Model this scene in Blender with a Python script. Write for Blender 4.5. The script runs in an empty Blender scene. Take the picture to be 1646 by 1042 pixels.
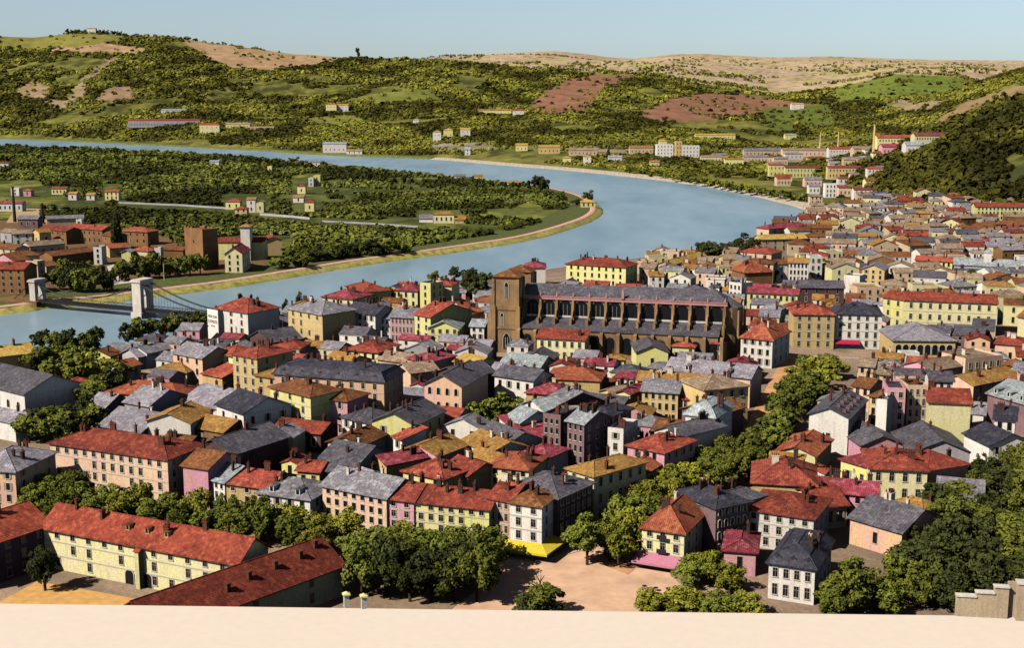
import bpy, math, random
import numpy as np
from mathutils import Vector, Matrix
R0 = random.Random(7)
C = bpy.context.scene.collection
# ------------------------------------------------------------------ camera geometry
F = 2060.0; CX, CY = 823.0, 521.0; H = 100.0; HZ = 150.0
TH = math.atan((CY - HZ) / F); cT, sT = math.cos(TH), math.sin(TH)
def ray(px, py):
    a = (px - CX) / F; b = -(py - CY) / F
    return np.array([a, cT + b * sT, -sT + b * cT])
def at(px, py, z=0.0):
    d = ray(px, py); t = (z - H) / d[2]
    return np.array([d[0] * t, d[1] * t, z])
def project(X, Y, Z):
    dep = Y * cT - (Z - H) * sT; up = Y * sT + (Z - H) * cT
    return CX + F * X / dep, CY - F * up / dep
def sstep(a, b, x):
    t = np.clip((x - a) / (b - a), 0, 1); return t * t * (3 - 2 * t)
# ------------------------------------------------------------------ noise
_rs = np.random.RandomState(11); _LAT = _rs.rand(256, 256)
def vnoise(x, y):
    xi = np.floor(x).astype(int); yi = np.floor(y).astype(int); fx = x - xi; fy = y - yi
    fx = fx * fx * (3 - 2 * fx); fy = fy * fy * (3 - 2 * fy)
    g = lambda i, j: _LAT[i & 255, j & 255]
    return (g(xi, yi) * (1 - fx) + g(xi + 1, yi) * fx) * (1 - fy) + (g(xi, yi + 1) * (1 - fx) + g(xi + 1, yi + 1) * fx) * fy
def fbm(x, y, o=4):
    s = 0; a = 1; t = 0
    for k in range(o):
        s = s + a * vnoise(x + 17.3 * k, y + 9.1 * k); t += a; a *= .5; x = x * 2.03; y = y * 2.03
    return s / t
# ------------------------------------------------------------------ river and terrain
RIV = [(-500, 205), (0, 223), (200, 232), (400, 242), (530, 250), (690, 256), (800, 265), (900, 273), (1000, 283), (1100, 295),
       (1200, 313), (1270, 330), (1306, 342), (1300, 353), (1262, 368), (1180, 398), (1080, 416), (960, 430), (800, 453), (640, 480),
       (480, 510), (400, 526), (300, 548), (180, 572), (0, 600), (-500, 650)]
INN = [(-500, 560), (0, 507), (80, 496), (180, 487), (300, 472), (370, 463), (450, 450), (600, 425), (740, 405), (860, 385), (940, 361),
       (966, 347), (967, 335), (955, 324), (930, 314), (880, 303), (800, 293), (700, 283), (560, 270), (400, 255), (200, 243), (0, 236), (-500, 217)]
WZ = -2.5
riv = np.array([at(x, y, WZ)[:2] for x, y in RIV + INN])
def inside(P, poly):
    x, y = P[..., 0], P[..., 1]; r = np.zeros(x.shape, bool); n = len(poly)
    for i in range(n):
        x0, y0 = poly[i]; x1, y1 = poly[(i + 1) % n]
        if y0 == y1: continue
        r ^= ((y0 > y) != (y1 > y)) & (x < (x1 - x0) * (y - y0) / (y1 - y0) + x0)
    return r
def dist(P, line, closed=False):
    d = np.full(P.shape[:-1], 1e9); n = len(line)
    for i in range(n if closed else n - 1):
        a = np.array(line[i]); b = np.array(line[(i + 1) % n]); ab = b - a
        t = np.clip(((P - a) @ ab) / (ab @ ab), 0, 1)
        q = a + t[..., None] * ab; d = np.minimum(d, np.hypot(P[..., 0] - q[..., 0], P[..., 1] - q[..., 1]))
    return d
def rivdist(P): return np.where(inside(P, riv), -1, 1) * dist(P, riv, True)
def zfrom(Y, y): return H + Y * np.tan(np.arctan((CY - y) / F) - TH)
FOOT = ([-600, 0, 200, 400, 600, 700, 900, 1100, 1200, 1300, 1400, 2300], [212, 220, 228, 238, 246, 252, 266, 284, 300, 320, 322, 322])
CREST = ([-600, 0, 60, 120, 150, 200, 250, 300, 350, 400, 470, 560, 640, 700, 760, 830, 980, 1050, 1150, 1250, 1340, 1440, 1540, 1600, 1646, 2300],
         [56, 57, 60, 53, 50, 56, 58, 62, 70, 76, 86, 92, 93, 96, 101, 110, 117, 122, 140, 152, 142, 119, 125, 142, 150, 150])
CD = ([-600, 0, 300, 560, 700, 900, 1300, 2300], [4800, 4700, 4600, 4500, 4300, 4100, 4000, 4000])
SKY = ([-600, 500, 660, 720, 780, 840, 890, 930, 980, 1020, 1080, 1130, 1200, 1250, 1330, 1400, 1500, 1646, 2300],
       [104, 104, 99, 91, 87, 84, 82, 85, 92, 94, 87, 86, 90, 92, 90, 93, 96, 97, 97])
def hills(X, Y):
    a = CX + F * X / (.984 * np.maximum(Y, 1))
    y0 = np.interp(a, *FOOT); y1 = np.interp(a, *CREST); D1 = np.interp(a, *CD); y2 = np.interp(a, *SKY)
    D0 = -H / np.tan(np.arctan((CY - y0) / F) - TH)
    t = np.clip((Y - D0) / (D1 - D0), 0, 1) ** (1 / 1.2)
    z = zfrom(Y, y0 + (y1 - y0) * t)
    rel = fbm(X / 320 + 3, Y / 420 + 5, 4) - .5
    z = np.maximum(z, 0) + rel * 75 * np.sin(np.pi * np.clip(t, 0, 1)) ** 1.2 * np.clip((Y - 2000) / 1500, .12, 1)
    # beyond the crest
    D2 = 10500.0
    u = np.clip((Y - D1) / (D2 - D1), 0, 1)
    yb = y1 + 5 * np.sin(np.pi * np.minimum(u * 2.2, 1)) + (y2 - y1) * u ** .8
    zb = zfrom(Y, yb) + (fbm(X / 700, Y / 900, 3) - .5) * 60 * np.sin(np.pi * u)
    z = np.where(Y > D1, np.where(y2 > y1, np.maximum(zfrom(D1, y1) - (Y - D1) * .02, 20), zb), z)
    z = np.where(Y > D2, zfrom(D2, y2) - (Y - D2) * .03, z)
    z = np.where(Y < D0, 0, np.maximum(z, 0))
    # wooded spur on the right
    sp = .43 * np.maximum(X - 362 - 18 * (fbm(X / 60, Y / 60, 2) - .5), 0); sp = np.where(sp > 88, 88 + (sp - 88) * .4, sp)
    sp = np.minimum(sp, 150) * sstep(985, 1180, Y) * (1 - sstep(1480, 1850, Y))
    # higher brown spur behind it
    s2 = .36 * np.maximum(X - 740, 0) ; s2 = np.minimum(s2, 170) * sstep(1750, 2200, Y) * (1 - sstep(2900, 3600, Y))
    # slope below the viewpoint
    d = X - 112 - .32 * (Y - 280)
    s3 = np.minimum(.5 * np.maximum(d, 0), 30) * (1 - sstep(360, 460, Y))
    return np.maximum(z, s2 + .25 * np.minimum(z, 40)) + sp + s3
BANKW = 9.0
def height(X, Y):
    X = np.asarray(X, float); Y = np.asarray(Y, float); return hills(X, Y)
def hit(px, py):
    d = ray(px, py); t = np.concatenate([np.arange(180, 1500, 2.0), np.arange(1500, 14000, 8.0)])
    X, Y, Z = d[0] * t, d[1] * t, H + d[2] * t
    g = height(X, Y); k = np.argmax(Z < g)
    if not (Z < g).any(): k = len(t) - 1
    return np.array([X[k], Y[k], g[k]])
# ------------------------------------------------------------------ objects
def setp(o, label=None, cat=None, group=None, kind=None):
    if label: o['label'] = label
    if cat: o['category'] = cat
    if group: o['group'] = group
    if kind: o['kind'] = kind
    return o
def empty(name, loc, rz=0):
    o = bpy.data.objects.new(name, None); C.objects.link(o); o.location = loc; o.rotation_euler = (0, 0, rz); o.empty_display_size = .5
    return o
def link(name, me, parent=None, loc=(0, 0, 0), rz=0, sc=None):
    o = bpy.data.objects.new(name, me); C.objects.link(o); o.parent = parent; o.location = loc; o.rotation_euler = (0, 0, rz)
    if sc: o.scale = sc
    return o
class MB:
    def __init__(s): s.v = []; s.f = []; s.m = []
    def add(s, vs, fs, m=0):
        n = len(s.v); s.v += [tuple(v) for v in vs]; s.f += [tuple(i + n for i in f) for f in fs]; s.m += [m] * len(fs); return s
    def box(s, x0, y0, z0, x1, y1, z1, m=0, skip=''):
        v = [(x0, y0, z0), (x1, y0, z0), (x1, y1, z0), (x0, y1, z0), (x0, y0, z1), (x1, y0, z1), (x1, y1, z1), (x0, y1, z1)]
        f = {'b': (0, 3, 2, 1), 't': (4, 5, 6, 7), 'f': (0, 1, 5, 4), 'r': (1, 2, 6, 5), 'k': (2, 3, 7, 6), 'l': (3, 0, 4, 7)}
        return s.add(v, [f[k] for k in f if k not in skip], m)
    def tube(s, a, b, r0, r1, n=7, m=0):
        a = Vector(a); b = Vector(b); d = (b - a).normalized(); u = d.orthogonal().normalized(); w = d.cross(u)
        v = []
        for p, r in ((a, r0), (b, r1)):
            for k in range(n):
                t = 2 * math.pi * k / n; v.append(p + (u * math.cos(t) + w * math.sin(t)) * r)
        f = [(k, (k + 1) % n, n + (k + 1) % n, n + k) for k in range(n)] + [tuple(range(n))[::-1], tuple(range(n, 2 * n))]
        return s.add(v, f, m)
    def shell(s, tops, t, m=0):
        """polygons (lists of points) thickened downward by t into one closed shell"""
        idx = {}; vs = []
        def g(p):
            k = tuple(round(c, 4) for c in p)
            if k not in idx: idx[k] = len(vs); vs.append(p)
            return idx[k]
        polys = [[g(p) for p in q] for q in tops]; n = len(vs)
        v = vs + [(p[0], p[1], p[2] - t) for p in vs]; f = [tuple(q) for q in polys] + [tuple(i + n for i in q[::-1]) for q in polys]
        ed = {}
        for q in polys:
            for i in range(len(q)): ed[(q[i], q[(i + 1) % len(q)])] = 1
        for (a, b) in ed:
            if (b, a) not in ed: f.append((b, a, a + n, b + n))
        return s.add(v, f, m)
    def mesh(s, name, mats, smooth=False):
        me = bpy.data.meshes.new(name); me.from_pydata(s.v, [], s.f)
        for m in (mats if isinstance(mats, (list, tuple)) else [mats]): me.materials.append(m)
        if len(me.materials) > 1: me.polygons.foreach_set('material_index', s.m)
        if smooth: me.polygons.foreach_set('use_smooth', [True] * len(me.polygons))
        me.update(); return me
    def obj(s, name, mats, parent=None, **k): return link(name, s.mesh(name, mats), parent, **k)
# ------------------------------------------------------------------ materials
def nt(name):
    m = bpy.data.materials.new(name); m.use_nodes = True; t = m.node_tree; return m, t, t.nodes['Principled BSDF']
def N(t, typ, **kw):
    n = t.nodes.new(typ)
    for k, v in kw.items(): setattr(n, k, v)
    return n
def mixc(t, fac, a, b, mode='MIX'):
    n = t.nodes.new('ShaderNodeMix'); n.data_type = 'RGBA'; n.blend_type = mode
    for s, v in ((n.inputs[0], fac), (n.inputs[6], a), (n.inputs[7], b)):
        if isinstance(v, bpy.types.NodeSocket): t.links.new(v, s)
        elif isinstance(v, (tuple, list)): s.default_value = (*v[:3], 1)
        else: s.default_value = v
    return n.outputs[2]
def noise(t, scale, detail=3, vec=None, rough=.6):
    n = N(t, 'ShaderNodeTexNoise'); n.inputs['Scale'].default_value = scale; n.inputs['Detail'].default_value = detail; n.inputs['Roughness'].default_value = rough
    if vec is not None: t.links.new(vec, n.inputs['Vector'])
    return n.outputs['Fac']
def ramp(t, fac, a, b):
    n = N(t, 'ShaderNodeMapRange'); n.inputs[1].default_value = a; n.inputs[2].default_value = b; n.clamp = True
    t.links.new(fac, n.inputs[0]); return n.outputs[0]
def pos(t): return N(t, 'ShaderNodeNewGeometry').outputs['Position']
def stretch(t, vec, sc):
    n = N(t, 'ShaderNodeVectorMath', operation='MULTIPLY'); n.inputs[1].default_value = sc; t.links.new(vec, n.inputs[0]); return n.outputs[0]
def orand(t, lo, hi):
    o = N(t, 'ShaderNodeObjectInfo'); return ramp2(t, o.outputs['Random'], lo, hi)
def ramp2(t, fac, lo, hi):
    n = N(t, 'ShaderNodeMapRange'); n.inputs[3].default_value = lo; n.inputs[4].default_value = hi; t.links.new(fac, n.inputs[0]); return n.outputs[0]
def val(t, col, f):
    n = N(t, 'ShaderNodeVectorMath', operation='SCALE'); t.links.new(col, n.inputs[0]); t.links.new(f, n.inputs['Scale']); return n.outputs[0]
def bump(t, b, h, strength, distance):
    n = N(t, 'ShaderNodeBump'); n.inputs['Strength'].default_value = strength; n.inputs['Distance'].default_value = distance
    t.links.new(h, n.inputs['Height']); t.links.new(n.outputs[0], b.inputs['Normal'])
def lin(c): return tuple(((v / 255) / 12.92 if v <= 10 else (((v / 255) + .055) / 1.055) ** 2.4) for v in c)
def wall_mat(name, c1, c2, dark=.45):
    m, t, b = nt(name); p = pos(t)
    c = mixc(t, ramp(t, noise(t, .13, 4, p), .38, .66), c1, c2)
    st = ramp(t, noise(t, 1.0, 4, stretch(t, p, (.9, .9, .16))), .5, .78)
    n = N(t, 'ShaderNodeMath', operation='MULTIPLY'); t.links.new(st, n.inputs[0]); n.inputs[1].default_value = dark
    c = mixc(t, n.outputs[0], c, tuple(v * .38 for v in c1))
    gr = ramp(t, noise(t, 2.6, 4, p), .3, .75)
    c = val(t, c, ramp2(t, gr, .74, 1.12)); c = val(t, c, orand(t, .84, 1.1))
    t.links.new(c, b.inputs['Base Color']); b.inputs['Roughness'].default_value = .92; b.inputs['Specular IOR Level'].default_value = .15
    bump(t, b, noise(t, 3.0, 4, p), .35, .12); return m
def roof_mat(name, c1, c2, c3, slate=False):
    c1, c2, c3 = [tuple(.86 * v + .14 * (.3 * c[0] + .5 * c[1] + .2 * c[2]) for v in c) for c in (c1, c2, c3)]
    m, t, b = nt(name); p = pos(t); ob = N(t, 'ShaderNodeTexCoord').outputs['Object']
    c = mixc(t, ramp(t, noise(t, .16, 4, p), .4, .62), c1, c2)
    c = mixc(t, ramp(t, noise(t, .55, 3, p), .5, .72), c, c3)
    g = noise(t, 1.1, 6, p, .8)
    c = val(t, c, ramp2(t, ramp(t, g, .32, .68), .5, 1.5))
    w = N(t, 'ShaderNodeTexWave'); w.bands_direction = 'X'; w.inputs['Scale'].default_value = .72 if not slate else .4; w.inputs['Distortion'].default_value = 1.2; w.inputs['Detail'].default_value = 2
    t.links.new(ob, w.inputs['Vector'])
    c = val(t, c, ramp2(t, ramp(t, noise(t, 3.4, 3, p, .7), .36, .52), .66, 1.14))
    c = val(t, c, ramp2(t, w.outputs['Fac'], .78 if not slate else .9, 1.08)); c = val(t, c, orand(t, .8, 1.12))
    t.links.new(c, b.inputs['Base Color']); b.inputs['Roughness'].default_value = .88 if not slate else .6; b.inputs['Specular IOR Level'].default_value = .2
    bump(t, b, g, .7 if not slate else .3, .25); return m
def plain(name, c, rough=.8, var=.15, scale=1.5, metal=0):
    m, t, b = nt(name); p = pos(t)
    k = mixc(t, ramp(t, noise(t, scale, 4, p), .3, .7), tuple(v * (1 - var) for v in c), tuple(min(v * (1 + var), .95) for v in c))
    t.links.new(k, b.inputs['Base Color']); b.inputs['Roughness'].default_value = rough; b.inputs['Metallic'].default_value = metal; b.inputs['Specular IOR Level'].default_value = .25
    return m
W = {k: wall_mat('wall_' + k, lin(a), lin(b)) for k, a, b in [
    ('cream', (246, 236, 170), (240, 226, 186)), ('white', (252, 244, 232), (246, 234, 224)), ('pink', (236, 168, 190), (232, 176, 172)),
    ('salmon', (244, 200, 152), (238, 188, 170)), ('yellow', (246, 237, 142), (242, 231, 176)), ('ochre', (234, 204, 140), (218, 184, 130)),
    ('tan', (232, 206, 166), (216, 188, 158)), ('stone', (158, 116, 76), (130, 96, 68)), ('mauve', (150, 118, 118), (126, 96, 104)),
    ('dark', (104, 80, 76), (84, 62, 62)), ('grey', (176, 172, 180), (196, 190, 186)), ('rose', (250, 214, 174), (244, 198, 180))]}
RF = {k: roof_mat('roof_' + k, lin(a), lin(b), lin(c), s) for k, a, b, c, s in [
    ('red', (182, 76, 54), (142, 54, 44), (196, 106, 62), 0), ('crim', (164, 54, 74), (130, 50, 52), (186, 98, 110), 0),
    ('rust', (154, 62, 44), (122, 50, 38), (178, 84, 46), 0), ('brown', (140, 86, 44), (112, 66, 36), (166, 104, 44), 0),
    ('och', (178, 130, 52), (156, 106, 42), (196, 150, 60), 0), ('gold', (206, 164, 58), (184, 138, 54), (214, 180, 84), 0),
    ('orange', (184, 92, 54), (146, 62, 44), (192, 116, 62), 0), ('slate', (98, 92, 100), (78, 74, 84), (112, 108, 116), 1),
    ('lav', (152, 144, 154), (124, 118, 126), (170, 162, 174), 1), ('grey', (136, 130, 136), (112, 108, 116), (160, 156, 160), 1),
    ('ice', (160, 168, 170), (132, 138, 142), (182, 188, 190), 1), ('dslate', (64, 62, 76), (52, 50, 60), (84, 80, 92), 1),
    ('tanr', (166, 140, 112), (140, 112, 90), (184, 156, 130), 0)]}
M_frame = plain('window_frame', lin((214, 206, 186)), .7); M_pane = plain('window_pane', (.012, .013, .016), .25, .4)
M_shut = plain('shutter_wood', lin((150, 142, 128)), .8); M_sill = plain('sill_stone', lin((200, 190, 170)), .9)
M_chim = plain('chimney_brick', lin((98, 58, 44)), .95, .4, 2.0); M_chimw = plain('chimney_render', lin((222, 206, 186)), .95, .2)
M_chimd = plain('chimney_sooty', lin((70, 54, 48)), .95, .3); M_pot = plain('chimney_pot', lin((120, 60, 44)), .9)
M_cath = wall_mat('cathedral_stone', lin((180, 142, 100)), lin((140, 112, 86)), .75); M_pale = wall_mat('pale_stone', lin((236, 226, 212)), lin((216, 206, 198)), .4)
M_pinkst = wall_mat('pink_stone', lin((222, 160, 160)), lin((206, 150, 140)), .4)
M_iron = plain('dark_iron', lin((44, 42, 44)), .6); M_wood = plain('bark', lin((74, 58, 42)), .95, .3, 3)
M_yawn = plain('yellow_canvas', lin((228, 204, 62)), .85, .12); M_pawn = plain('pink_canvas', lin((206, 134, 154)), .85, .12); M_ink = plain('sign_paint', lin((50, 48, 52)), .9)
M_cawn = plain('crimson_canvas', lin((190, 40, 80)), .85, .12)
def leaf_mat(name, c1, c2, tint=False):
    m, t, b = nt(name); p = pos(t)
    c = mixc(t, ramp(t, noise(t, .35, 3, p), .32, .68), c1, c2)
    if tint:
        a = N(t, 'ShaderNodeAttribute'); a.attribute_name = 'tint'; c = mixc(t, 1.0, c, a.outputs['Color'], 'MULTIPLY')
    else: c = val(t, c, orand(t, .62, 1.32))
    c = val(t, c, ramp2(t, noise(t, 1.8, 2, p), .6, 1.4))
    t.links.new(c, b.inputs['Base Color']); b.inputs['Roughness'].default_value = .8; b.inputs['Specular IOR Level'].default_value = .12
    return m
L = {'olive': leaf_mat('leaf_olive', (.21, .232, .034), (.12, .14, .022)), 'bright': leaf_mat('leaf_bright', (.36, .34, .04), (.2, .21, .026)),
     'dark': leaf_mat('leaf_dark', (.085, .095, .022), (.045, .055, .017)), 'mid': leaf_mat('leaf_mid', (.2, .21, .03), (.1, .115, .02))}
# ------------------------------------------------------------------ terrain sheet
PAINT = [  # fields and bare slopes (outline on the slope, colour)
    ([(842, 176), (868, 152), (905, 130), (960, 119), (1030, 120), (1000, 130), (972, 142), (955, 166), (935, 182), (885, 184)], (.30, .145, .09)),
    ([(1020, 188), (1075, 159), (1130, 150), (1200, 153), (1306, 168), (1300, 176), (1240, 180), (1150, 192), (1060, 197)], (.30, .145, .09)),
    ([(1330, 150), (1380, 132), (1450, 119), (1530, 122), (1578, 136), (1520, 151), (1420, 160), (1350, 166)], (.17, .21, .035)),
    ([(1416, 173), (1440, 160), (1520, 162), (1490, 179)], (.36, .27, .15)),
    ([(78, 83), (100, 70), (170, 69), (238, 78), (232, 87), (130, 84)], (.46, .29, .17)),
    ([(290, 63), (420, 80), (560, 92), (520, 102), (440, 113), (380, 110), (335, 96)], (.45, .29, .16)),
    ([(22, 147), (50, 129), (80, 140), (76, 160), (40, 157)], (.36, .24, .15)), ([(150, 162), (175, 139), (212, 139), (216, 160)], (.34, .22, .14)),
    ([(185, 88), (196, 90), (146, 128), (132, 155), (108, 178), (72, 166), (78, 158), (104, 164), (120, 138), (140, 120)], (.36, .26, .16)),
    ([(0, 58), (120, 54), (200, 56), (196, 66), (60, 80), (0, 76)], (.24, .22, .05)),
    ([(1490, 205), (1540, 168), (1660, 130), (1700, 175), (1560, 216), (1500, 232)], (.30, .2, .1)),
    ([(490, 190), (560, 184), (600, 196), (520, 204)], (.24, .24, .05)), ([(1220, 175), (1330, 166), (1350, 200), (1240, 214)], (.13, .16, .03)),
    ([(690, 232), (780, 228), (800, 240), (700, 246)], (.3, .26, .18)), ([(600, 150), (690, 142), (710, 160), (600, 168)], (.2, .21, .045)),
    ([(930, 232), (1240, 232), (1280, 250), (960, 246)], (.33, .25, .17)), ([(1180, 240), (1520, 226), (1480, 300), (1300, 318)], (.34, .26, .18))]
def paint(X, Y, Z, px, py):
    n1 = fbm(X / 90, Y / 130, 4); n2 = fbm(X / 25 + 7, Y / 35, 3); n3 = fbm(X / 300 + 40, Y / 500, 3)
    def mix(a, b, t): return a * (1 - t[..., None]) + np.array(b) * t[..., None]
    base = np.zeros(X.shape + (3,)) + np.array((.15, .15, .03))
    base = mix(base, (.25, .24, .05), sstep(.5, .68, n1)); base = mix(base, (.05, .058, .018), sstep(.42, .62, n2) * .8)
    band = np.sin(Z / 4.5 + 9 * n1 + 4 * n3); base = mix(base, (.27, .24, .06), sstep(.55, .95, band) * .55); base = mix(base, (.05, .058, .02), sstep(.8, .98, -band) * .6)
    n4 = fbm(X / 9, Y / 14, 3); base = base * (.55 + .9 * n4)[..., None]
    a = px; D1 = np.interp(a, *CD)
    far = np.zeros(X.shape + (3,)) + np.array((.62, .46, .29))  # own tan of the far ridges, paled to paint haze into the colour
    far = mix(far, (.52, .37, .27), sstep(.45, .6, n3)); far = mix(far, (.5, .43, .14), sstep(.56, .68, n1)); far = mix(far, (.16, .13, .06), sstep(.58, .68, n2) * .75)
    k = sstep(.97, 1.06, Y / D1) * np.where(a > 640, 1, .75)
    base = base * (1 - k[..., None]) + far * k[..., None]
    P = np.stack([px, py], -1)
    wob = np.stack([(n2 - .5) * 26, (n2 - .5) * 7], -1)
    hill = (Y > 1700)
    for poly, c in PAINT:
        mk = inside(P + wob, poly) & hill
        cc = np.array(c) * (.62 + .76 * n2)[..., None]
        base = np.where(mk[..., None], cc, base)
    # low land on the inside of the bend
    low = (Y < 3300) & (py > 200)
    n5 = fbm(X / 6, Y / 9, 3); tip = np.zeros(X.shape + (3,)) + np.array((.07, .085, .022)); tip = mix(tip, (.24, .235, .05), sstep(.56, .68, n1)); tip = mix(tip, (.13, .14, .034), sstep(.5, .6, n2)); tip = tip * (.4 + 1.15 * n5)[..., None]
    spur = (X > 350) & (Y > 960) & (Y < 1900); base = np.where(spur[..., None], mix(np.zeros(X.shape + (3,)) + np.array((.05, .06, .018)), (.16, .16, .03), sstep(.55, .7, n2)), base)
    isl = inside(np.stack([X, Y], -1), ISL)
    base = np.where(isl[..., None], tip, base)
    town = ~isl & (Y < 1180) & (Z < 14)
    sand = np.zeros(X.shape + (3,)) + np.array((.33, .23, .15)); sand = mix(sand, (.22, .165, .125), sstep(.4, .6, n1)); sand = mix(sand, (.5, .35, .24), sstep(.5, .7, n2) * .6)
    base = np.where(town[..., None], sand, base)
    return base
ISL = np.array([at(x, y, WZ)[:2] for x, y in INN])
ISL = np.vstack([ISL, [at(-1500, 236, 0)[:2], at(-1500, 560, 0)[:2]]])
RD = riv
nc, nr = 640, 720
A = np.linspace(-560, 2260, nc); Yr = 120 * (16500 / 120) ** (np.arange(nr) / (nr - 1))
AA, YY = np.meshgrid(A, Yr); XX = (AA - CX) / F * .984 * YY
ZZ = height(XX, YY)
PP = np.stack([XX, YY], -1); dr = rivdist(PP)
ppx, ppy = project(XX, YY, ZZ)
col = paint(XX, YY, ZZ, ppx, ppy)
ZZ = np.where(dr < 17, -12.0, ZZ)
v = np.stack([XX, YY, ZZ], -1).reshape(-1, 3); idx = np.arange(nc * nr).reshape(nr, nc)
f = np.stack([idx[:-1, :-1], idx[:-1, 1:], idx[1:, 1:], idx[1:, :-1]], -1).reshape(-1, 4)
def grid_mesh(name, v, f, mat, cols=None, cname='tint', smooth=True):
    me = bpy.data.meshes.new(name); n = len(f); k = f.shape[1]
    me.vertices.add(len(v)); me.vertices.foreach_set('co', np.ascontiguousarray(v, dtype=np.float32).ravel())
    me.loops.add(n * k); me.loops.foreach_set('vertex_index', f.ravel().astype(np.int32))
    me.polygons.add(n); me.polygons.foreach_set('loop_start', (np.arange(n) * k).astype(np.int32))
    if smooth: me.polygons.foreach_set('use_smooth', np.ones(n, bool))
    me.materials.append(mat); me.update(calc_edges=True)
    if cols is not None:
        at_ = me.color_attributes.new(cname, 'FLOAT_COLOR', 'POINT')
        at_.data.foreach_set('color', np.concatenate([cols, np.ones((len(cols), 1))], 1).astype(np.float32).ravel())
    return me
m, t, b = nt('earth'); a_ = N(t, 'ShaderNodeAttribute'); a_.attribute_name = 'tint'; p_ = pos(t)
c_ = val(t, a_.outputs['Color'], ramp2(t, noise(t, .9, 5, p_), .65, 1.35)); c_ = val(t, c_, ramp2(t, noise(t, .06, 4, p_), .7, 1.3))
t.links.new(c_, b.inputs['Base Color']); b.inputs['Roughness'].default_value = .95; b.inputs['Specular IOR Level'].default_value = .1
bump(t, b, noise(t, .25, 5, p_), .6, 1.2); M_earth = m
setp(link('ground', grid_mesh('ground', v, f, M_earth, col.reshape(-1, 3))), kind='structure')
# ------------------------------------------------------------------ river
m, t, b = nt('river_water'); p_ = pos(t)
c_ = mixc(t, ramp(t, noise(t, .013, 6, stretch(t, p_, (1, .3, 1)), .7), .36, .62), (.20, .325, .41), (.33, .455, .54))
t.links.new(c_, b.inputs['Base Color']); b.inputs['Roughness'].default_value = .32; b.inputs['Specular IOR Level'].default_value = .4
bump(t, b, noise(t, .35, 4, stretch(t, p_, (1, .6, 1))), .25, .3)
MB().add([(-2600, 300, WZ), (1500, 300, WZ), (1500, 4200, WZ), (-2600, 4200, WZ)], [(0, 1, 2, 3)]).obj('river', m); setp(bpy.data.objects['river'], kind='structure')
# ------------------------------------------------------------------ banks
def densify(pts, n):
    q = []
    P = [pts[0]] + pts + [pts[-1]]
    for i in range(1, len(P) - 2):
        p0, p1, p2, p3 = map(np.array, P[i - 1:i + 3])
        for k in range(n):
            s = k / n; q.append(.5 * (2 * p1 + (p2 - p0) * s + (2 * p0 - 5 * p1 + 4 * p2 - p3) * s * s + (3 * p1 - p0 - 3 * p2 + p3) * s ** 3))
    q.append(np.array(pts[-1])); return np.array(q)
def strip(name, line, rows, mat, side, wob=0):
    T = np.gradient(line, axis=0); Nn = np.stack([T[:, 1], -T[:, 0]], -1); Nn /= np.linalg.norm(Nn, axis=1)[:, None] + 1e-9; Nn *= side
    # smooth the normals so that offsets do not cross
    for _ in range(6): Nn[1:-1] = (Nn[:-2] + 2 * Nn[1:-1] + Nn[2:]) / 4
    Nn /= np.linalg.norm(Nn, axis=1)[:, None]
    vs = []
    for k, (o, z) in enumerate(rows):
        w = (fbm(line[:, 0] / 14 + k * 31, line[:, 1] / 14, 3) - .5) * wob
        vs.append(np.concatenate([line + Nn * (o + w)[:, None], np.full((len(line), 1), z)], 1))
    v = np.concatenate(vs); n = len(line); ii = np.arange(n * len(rows)).reshape(len(rows), n)
    f = np.stack([ii[:-1, :-1], ii[:-1, 1:], ii[1:, 1:], ii[1:, :-1]], -1).reshape(-1, 4)
    if side > 0: f = f[:, ::-1]
    o = link(name, grid_mesh(name, v, f, mat)); setp(o, kind='structure'); return o
wl = lambda pts: densify([tuple(at(x, y, WZ)[:2]) for x, y in pts], 8)
i0 = RIV.index((1306, 342))
M_rock = plain('bank_stone', lin((186, 172, 150)), .95, .6, .5); M_quay = wall_mat('quay_stone', lin((190, 160, 140)), lin((160, 140, 130)))
M_gsl = plain('bank_grass', (.42, .37, .1), .95, .5, .25); M_path = plain('pink_gravel', lin((214, 166, 150)), .95, .25, .4)
M_back = plain('verge', (.1, .115, .03), .95, .4, .3); M_sand = plain('sandy_ground', lin((214, 160, 116)), .95, .28, .3)
outer = wl(RIV[:i0 + 1]); near = wl(RIV[i0:]); inner = wl(INN)
k5 = 5 * 8
strip('far_bank_grass', outer[:k5 + 1], [(-2, -5), (0, WZ + .1), (5, .2), (26, .12)], plain('far_grass', (.15, .16, .04), .95, .5, .2), -1, 3)
strip('stone_embankment', outer[k5:], [(-3, -5), (0, WZ + .1), (4, -1.6), (8, -.8), (13, .3), (20, .15)], M_rock, -1, 3.5)
strip('town_quay', near, [(-1, -6), (0, WZ + .1), (1.2, .7), (1.8, .7), (2.0, .25), (30, .12)], M_quay, -1)
strip('river_bank_grass', inner, [(-2, -5), (0, WZ + .1), (3, -1.2), (6, .2)], M_gsl, -1, 3)
strip('quay_path', inner, [(5.8, .1), (6, .32), (11, .34), (11.2, .1)], M_path, -1)
strip('path_verge', inner, [(11.1, .3), (40, .14)], M_back, -1)
def sheet(name, pts, mat, z=.02, kind='structure'):
    o = MB().add([tuple(at(x, y, z)) for x, y in pts], [tuple(range(len(pts)))]).obj(name, mat); return setp(o, kind=kind)
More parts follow.
